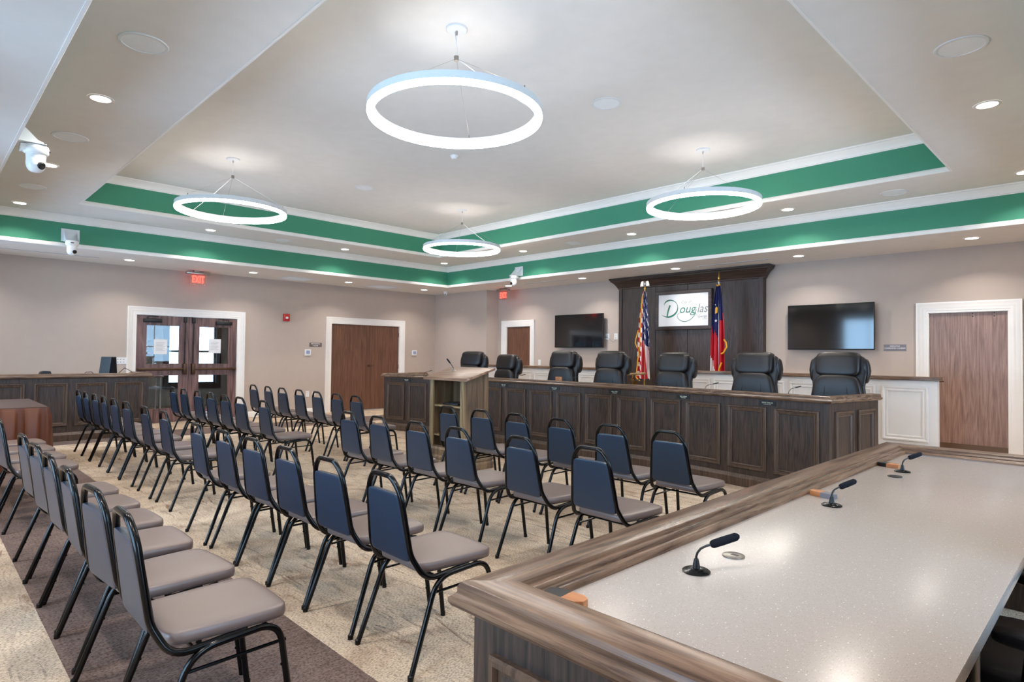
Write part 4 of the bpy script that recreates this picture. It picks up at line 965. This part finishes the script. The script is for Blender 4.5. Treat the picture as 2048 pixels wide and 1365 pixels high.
# ------------------------------------------------------------------ pan-tilt cameras
def ptz(lab, loc, rz, look):
    t = thing('ceiling_camera', lab, 'camera', loc, rz, 'white pan and tilt cameras')   # local -Y points into the room
    b = B()
    b.box(-.12, .12, -.004, .0, .06, .26, .001); 
    for s in (-1, 1): b.prism([(-.004, .24), (-.16, .085), (-.20, .07), (-.20, .06), (-.004, .06)], (s*.085-.002, 0, 0), (0, 1, 0), (0, 0, 1), (1, 0, 0), .004)
    b.box(-.09, .09, -.22, -.004, .055, .06, .001); obj('bracket', b, 'offwhite', t, smooth=False)
    b = B(); b.lathe([(0, -.02), (.075, -.02), (.088, -.005), (.09, .03), (.082, .052), (0, .054)], 32, Matrix.Translation((0, -.16, 0))); b.box(-.05, .05, -.16, -.05, -.005, .05, .01); obj('base', b, 'white', t)
    b = B(); b.box(-.030, .012, -.252, -.244, .010, .022); obj('status_window', b, 'black', t, smooth=False)
    b = B(); b.pillow((0, -.16, -.085), (.135, .135, .17), .85, 28, 18, lambda p: Vector((p.x, p.y, p.z))); b.lathe([(0, -.08), (.066, -.08), (.070, -.02), (0, -.02)], 28, Matrix.Translation((0, -.16, 0))); obj('head', b, 'white', t)
    d = Vector((math.sin(look), -math.cos(look), -.35)).normalized(); q = d.to_track_quat('Z', 'Y').to_matrix().to_4x4()
    b = B(); b.lathe([(0, .04), (.030, .04), (.030, .074), (.022, .080), (0, .078)], 24, Matrix.Translation((0, -.16, -.095)) @ q); obj('camera_lens', b, 'black', t)
ptz('white pan camera at the upper left, partly hidden by the near soffit edge', (-6.40, .565, 3.07), math.radians(180), math.radians(-60))
ptz('white pan camera on the green band above the staff desk', (-11.76, 1.79, 3.07), math.radians(90), math.radians(25))
ptz('white pan camera on the green band above the far exit sign', (-9.30, 9.375, 3.07), 0, math.radians(-5))
t = thing('dome_camera', 'small white dome camera under the soffit by the far corner', 'camera', (-12.55, 9.95, ZS))
b = B(); b.lathe([(0, -.001), (.055, -.001), (.055, -.035), (.048, -.05), (0, -.05)], 24); obj('base', b, 'white', t)
b = B(); b.pillow((0, 0, -.055), (.085, .085, .08), 1, 20, 12); obj('dome', b, 'white', t); b = B(); b.pillow((.018, -.028, -.070), (.03, .03, .035), 1, 12, 8); obj('camera_lens', b, 'black', t)

# ------------------------------------------------------------------ ceiling fixtures
def downlight(lab, loc, group):
    t = thing('ceiling_light', lab, 'ceiling light', loc, 0, group)
    b = B(); b.lathe([(.074, -.001), (.074, -.006), (.092, -.006), (.096, -.003), (.096, -.001)], 32, caps=False); obj('trim_ring', b, 'ceil', t)
    b = B(); b.lathe([(0, -.0015), (.074, -.0015), (.074, -.004), (0, -.004)], 32); obj('lamp_lens', b, 'lens', t)
    l = bpy.data.lights.get('downlight') or bpy.data.lights.new('downlight', 'AREA')
    l.shape = 'DISK'; l.size = .13; l.energy = DOWNLIGHT_W; l.color = LIGHT_RGB; l.spread = math.radians(125)
    o = bpy.data.objects.new('downlight_beam', l); COL.objects.link(o); o.location = (0, 0, -.009); o.parent = t
    return t
def dl(loc, lab, group):
    global dl0
    if dl0 is None: dl0 = downlight(lab, loc, group); return dl0
    return dup(dl0, loc, None, lab, group)
dl0 = None
XS = [-11.25, -8.68, -6.06, -3.42, -.82]; YS = [1.105, 3.71, 6.30, 8.865]
for k, y in enumerate(YS): dl((XS[0], y, ZU), 'round soffit light, upper ledge on the double doors side, %s from the near end' % ORD[k+1], 'upper soffit lights')
for k, x in enumerate(XS[1:]): dl((x, YS[3], ZU), 'round soffit light, upper ledge before the flags, %s after the far corner' % ORD[k+1], 'upper soffit lights')
for k, x in enumerate(XS[1:4]): dl((x, YS[0], ZU), 'round soffit light, upper ledge on the near side, %s after the staff desk corner' % ORD[k+1], 'upper soffit lights')
for k, y in enumerate(YS[:3]): dl((XS[4], y, ZU), 'round soffit light, upper ledge over the near desk, %s from the camera' % ORD[k+1], 'upper soffit lights')
for k, y in enumerate((.6, 2.80, 5.0, 7.17, 9.31)): dl((-12.62, y, ZS), 'round light in the low soffit by the doors wall, %s from the near end' % ORD[k+1], 'lower soffit lights')
for k, x in enumerate((-10.31, -8.09, -5.90, -3.71, -1.48, .6)): dl((x, 10.05, ZS), 'round light in the low soffit before the television wall, %s after the corner' % ORD[k+1], 'lower soffit lights')
for k, x in enumerate((-10.31, -8.09, -5.90, -3.71, -1.48, .6)): dl((x, -.15, ZS), 'round light in the low soffit behind the camera, %s along' % ORD[k+1], 'lower soffit lights')
for k, y in enumerate((2.8, 5.0, 7.2)): dl((.6, y, ZS), 'round light in the low soffit over the right aisle, %s along' % ORD[k+1], 'lower soffit lights')
def ceiling_speaker(lab, loc, r=.155):
    t = thing('ceiling_speaker', lab, 'speaker', loc, 0, 'round ceiling speakers')
    b = B(); b.lathe([(r-.022, -.001), (r-.022, -.008), (r-.006, -.008), (r, -.003), (r, -.001)], 40, caps=False); obj('rim', b, 'offwhite', t)
    b = B(); b.lathe([(0, -.001), (r-.022, -.001), (r-.022, -.005), (r*.55, -.007), (0, -.007)], 40); obj('speaker_grille', b, 'grille', t)
    return t
s0 = None
for loc, w in (((-4.75, 1.105, ZU), 'in the near soffit, largest in view beside the tray edge'), ((-7.38, 1.10, ZU), 'just behind the near white camera'), ((-9.99, 1.10, ZU), 'near the staff desk end of the near soffit'),
               ((-11.25, 5.0, ZU), 'over the double doors side between two lights'), ((-7.37, 8.88, ZU), 'in the upper soffit before the far television'), ((-2.10, 8.86, ZU), 'in the upper soffit before the near television'), ((-.79, 5.0, ZU), 'in the upper soffit at the top right over the near desk'),
               ((-3.78, 5.06, ZI), 'in the raised ceiling between the two nearer ring lamps'), ((-8.46, 5.06, ZI), 'in the raised ceiling between the two farther ring lamps')):
    lab = 'round white ceiling speaker ' + w
    if s0 is None: s0 = ceiling_speaker(lab, loc)
    else: dup(s0, loc, None, lab)
t = thing('smoke_detector', 'small white smoke detector at the middle of the raised ceiling', 'smoke detector', (-6.22, 5.04, ZI))
b = B(); b.lathe([(0, -.001), (.052, -.001), (.052, -.012), (.040, -.024), (.03, -.04), (0, -.042)], 24); obj('body', b, 'white', t)
def vent(lab, x, y):
    t = thing('ceiling_vent', lab, 'vent', (x, y, ZS), 0, 'square ceiling vents')
    b = B(); b.sweep([(0, -.001), (0, -.010), (.03, -.014), (.04, -.004), (.04, -.001)], [(-.305, -.33), (.305, -.33), (.305, .33), (-.305, .33)], closed=True); obj('frame', b, 'offwhite', t)
    b = B()
    for k in range(22): b.box(-.265, .265, -.29+k*.0265, -.29+k*.0265+.012, -.010, -.003)
    b.box(-.265, .265, -.29, .29, -.0025, -.001); obj('grille', b, 'grille', t, smooth=False)
vent('square white ceiling vent in the low soffit nearer the glazed doors', -12.87, 6.06); vent('square white ceiling vent in the low soffit over the mechanical room doors', -12.82, 8.22)
for lab, x0, x1, y0, y1 in (('slim linear slot diffuser in the soffit above the staff desk', -12.72, -12.66, .9, 2.38), ('slim linear slot diffuser in the soffit before the far television', -9.75, -8.45, 9.97, 10.03), ('slim linear slot diffuser in the soffit over the dark panelling crown', -5.45, -4.15, 10.02, 10.08)):
    b = B(); b.box(x0, x1, y0, y1, ZS-.006, ZS-.001); b.mi = 1
    if x1-x0 > 1: b.box(x0+.02, x1-.02, (y0+y1)/2-.008, (y0+y1)/2+.008, ZS-.0075, ZS-.006)
    else: b.box((x0+x1)/2-.008, (x0+x1)/2+.008, y0+.02, y1-.02, ZS-.0075, ZS-.006)
    tag(obj('slot_diffuser', b, ['offwhite', 'greyplate'], smooth=False), lab, 'vent', 'linear slot diffusers')
# ring pendants
def ring_pendant(lab, loc):
    t = thing('ring_pendant', lab, 'pendant lamp', loc, 0, 'glowing ring pendants')   # origin at the ring's centre, under side z = 0
    R0, R1 = .635, .690; H = ZI-loc[2]
    def hoop(prof):
        b = B(); rings = []; n = 96
        for k in range(n):
            a = 2*PI*k/n; rings.append(b.ring([(r*math.cos(a), r*math.sin(a), z) for r, z in prof]))
        for k in range(n): b.bridge(rings[k], rings[(k+1) % n])
        return b
    obj('housing', hoop([(R0, .030), (R0, .085), (R1, .085), (R1, .030), (R1-.004, .030), (R0+.004, .030)]), 'white', t)
    obj('light_lens', hoop([(R0, .0295), (R1, .0295), (R1+.001, .018), (R1-.004, .004), (R1-.012, 0), (R0+.012, 0), (R0+.004, .004), (R0-.001, .018)]), 'ringlens', t, angle=60)
    b = B(); b.lathe([(0, H-.001), (.085, H-.001), (.085, H-.016), (.078, H-.022), (0, H-.022)], 32); obj('canopy', b, 'offwhite', t)
    hub = H-.245
    b = B(); b.lathe([(0, hub-.018), (.020, hub-.018), (.020, hub+.018), (.008, hub+.022), (0, hub+.024)], 16); obj('hub', b, 'nickel', t); b = B(); b.tube([(.0, 0, H-.022), (0, 0, H-.055)], .008, 8); obj('cord_grip', b, 'nickel', t)
    rm = (R0+R1)/2
    for a in (10, 130, 250):
        a = math.radians(a); b = B(); e = Vector((rm*math.cos(a), rm*math.sin(a), .086)); b.tube([(0, 0, hub), e+Vector((0, 0, .02))], .0013, 5); b.tube([e, e+Vector((0, 0, .03))], .005, 6); obj('suspension_wire', b, 'nickel', t)
    b = B(); a = math.radians(48); e = Vector((rm*math.cos(a), rm*math.sin(a), .085)); b.tube([(-.02, .0, H-.02), (-.012, 0, H-.06), (.004, 0, hub+.09), (.006, 0, hub), tuple(e*.45+Vector((0, 0, hub*.52))), tuple(e)], .0038, 6); b.tube([(0, 0, H-.05), (0, 0, hub)], .0015, 5); obj('power_cord', b, 'white', t)
    return t
RZ = 3.29
p0 = ring_pendant('largest glowing ring pendant, nearest the camera in the raised ceiling', (-3.765, 3.06, RZ))
dup(p0, (-8.50, 3.07, RZ), math.radians(160), 'glowing ring pendant over the chairs by the double doors')
dup(p0, (-3.76, 7.05, RZ), math.radians(150), 'glowing ring pendant toward the near television')
dup(p0, (-8.47, 7.07, RZ), math.radians(20), 'smallest looking, farthest glowing ring pendant near the far corner')

# ------------------------------------------------------------------ staff desk things and skirted table
t = thing('desk_speaker', 'black box shaped monitor standing on the staff desk beside the switch plate', 'speaker', (-12.15, 2.42, .976), math.radians(35))
b = B(); b.prism([(-.09, 0), (.09, 0), (.06, .34), (-.04, .34)], (-.10, 0, 0), (0, 1, 0), (0, 0, 1), (1, 0, 0), .20); obj('body', b, 'black', t, smooth=False)
b = B(); b.prism([(-.075, .02), (.075, .02), (.05, .32), (-.03, .32)], (.1005, 0, 0), (0, 1, 0), (0, 0, 1), (1, 0, 0), .004); obj('speaker_grille', b, 'foam', t, smooth=False)
b = B(); b.tube([(-12.3, 2.5, .984), (-12.4, 2.62, 1.02), (-12.42, 2.72, 1.12), (-12.40, 2.82, 1.06), (-12.35, 2.86, .984)], .006, 6); tag(obj('power_cable', b, 'stain'), 'black cable looping up from the end of the staff desk', 'cable')
b = B(); b.prism([(-.10, 0), (.10, 0), (.06, .11), (-.02, .115), (-.06, .10)], (-12.1, 1.55, .976), (0, 1, 0), (0, 0, 1), (1, 0, 0), .16); tag(obj('desk_phone', b, 'black', smooth=False), 'dark desk phone just showing over the staff desk rail', 'telephone')
b = B(); b.tube([(-12.1, 2.05, .984), (-12.1, 2.10, 1.06), (-12.1, 2.18, 1.065), (-12.1, 2.25, .984)], .006, 6); tag(obj('cable_loop', b, 'stain'), 'small black cable loop above the middle of the staff desk rail', 'cable')
t = thing('skirted_table', 'folding table with brown satin skirt at the left before the staff desk', 'table')
tx0, tx1, ty0, ty1 = -10.95, -9.14, -.65, 1.21; tx0 = -10.9
b = B(); b.box(-10.75, -9.14, .62-.0, 1.22, .715, .745, .008); obj('tabletop', b, 'skirttop', t)
b = B(); n = 420; per = [(-10.75, .62), (-9.14, .62), (-9.14, 1.22), (-10.75, 1.22)]; L = [seglen(per[i], per[(i+1) % 4]) for i in range(4)]; tot = sum(L)
rows_ = []
for zz, am in ((.735, .0), (.705, .010), (.64, .040), (.35, .058), (.006, .065)):
    row = []
    for k in range(n):
        s = k/n*tot; i = 0
        while s > L[i]: s -= L[i]; i += 1
        p, q = Vector(per[i]), Vector(per[(i+1) % 4]); d = (q-p).normalized(); nn = Vector((d.y, -d.x)); f = min(1, min(s, L[i]-s)/.06)
        a = am*(.5+.5*math.tanh(3*math.sin(k/n*tot*2*PI/.20+.5*math.sin(k*.05))+1.2))*(.3+.7*f); P = p+d*s+nn*(.006+a+.03*(1-f)*(.74-zz)); row.append(b.v((P.x, P.y, zz)))
    rows_.append(row)
for r1, r2 in zip(rows_, rows_[1:]): b.bridge(r1, r2)
obj('table_skirt', b, 'skirt', t, angle=80)
for x in (-10.6, -9.3):
    for y in (.72, 1.12): b = B(); b.tube([(x, y, .004), (x, y, .715)], .014, 8); obj('leg', b, 'blackmetal', t)
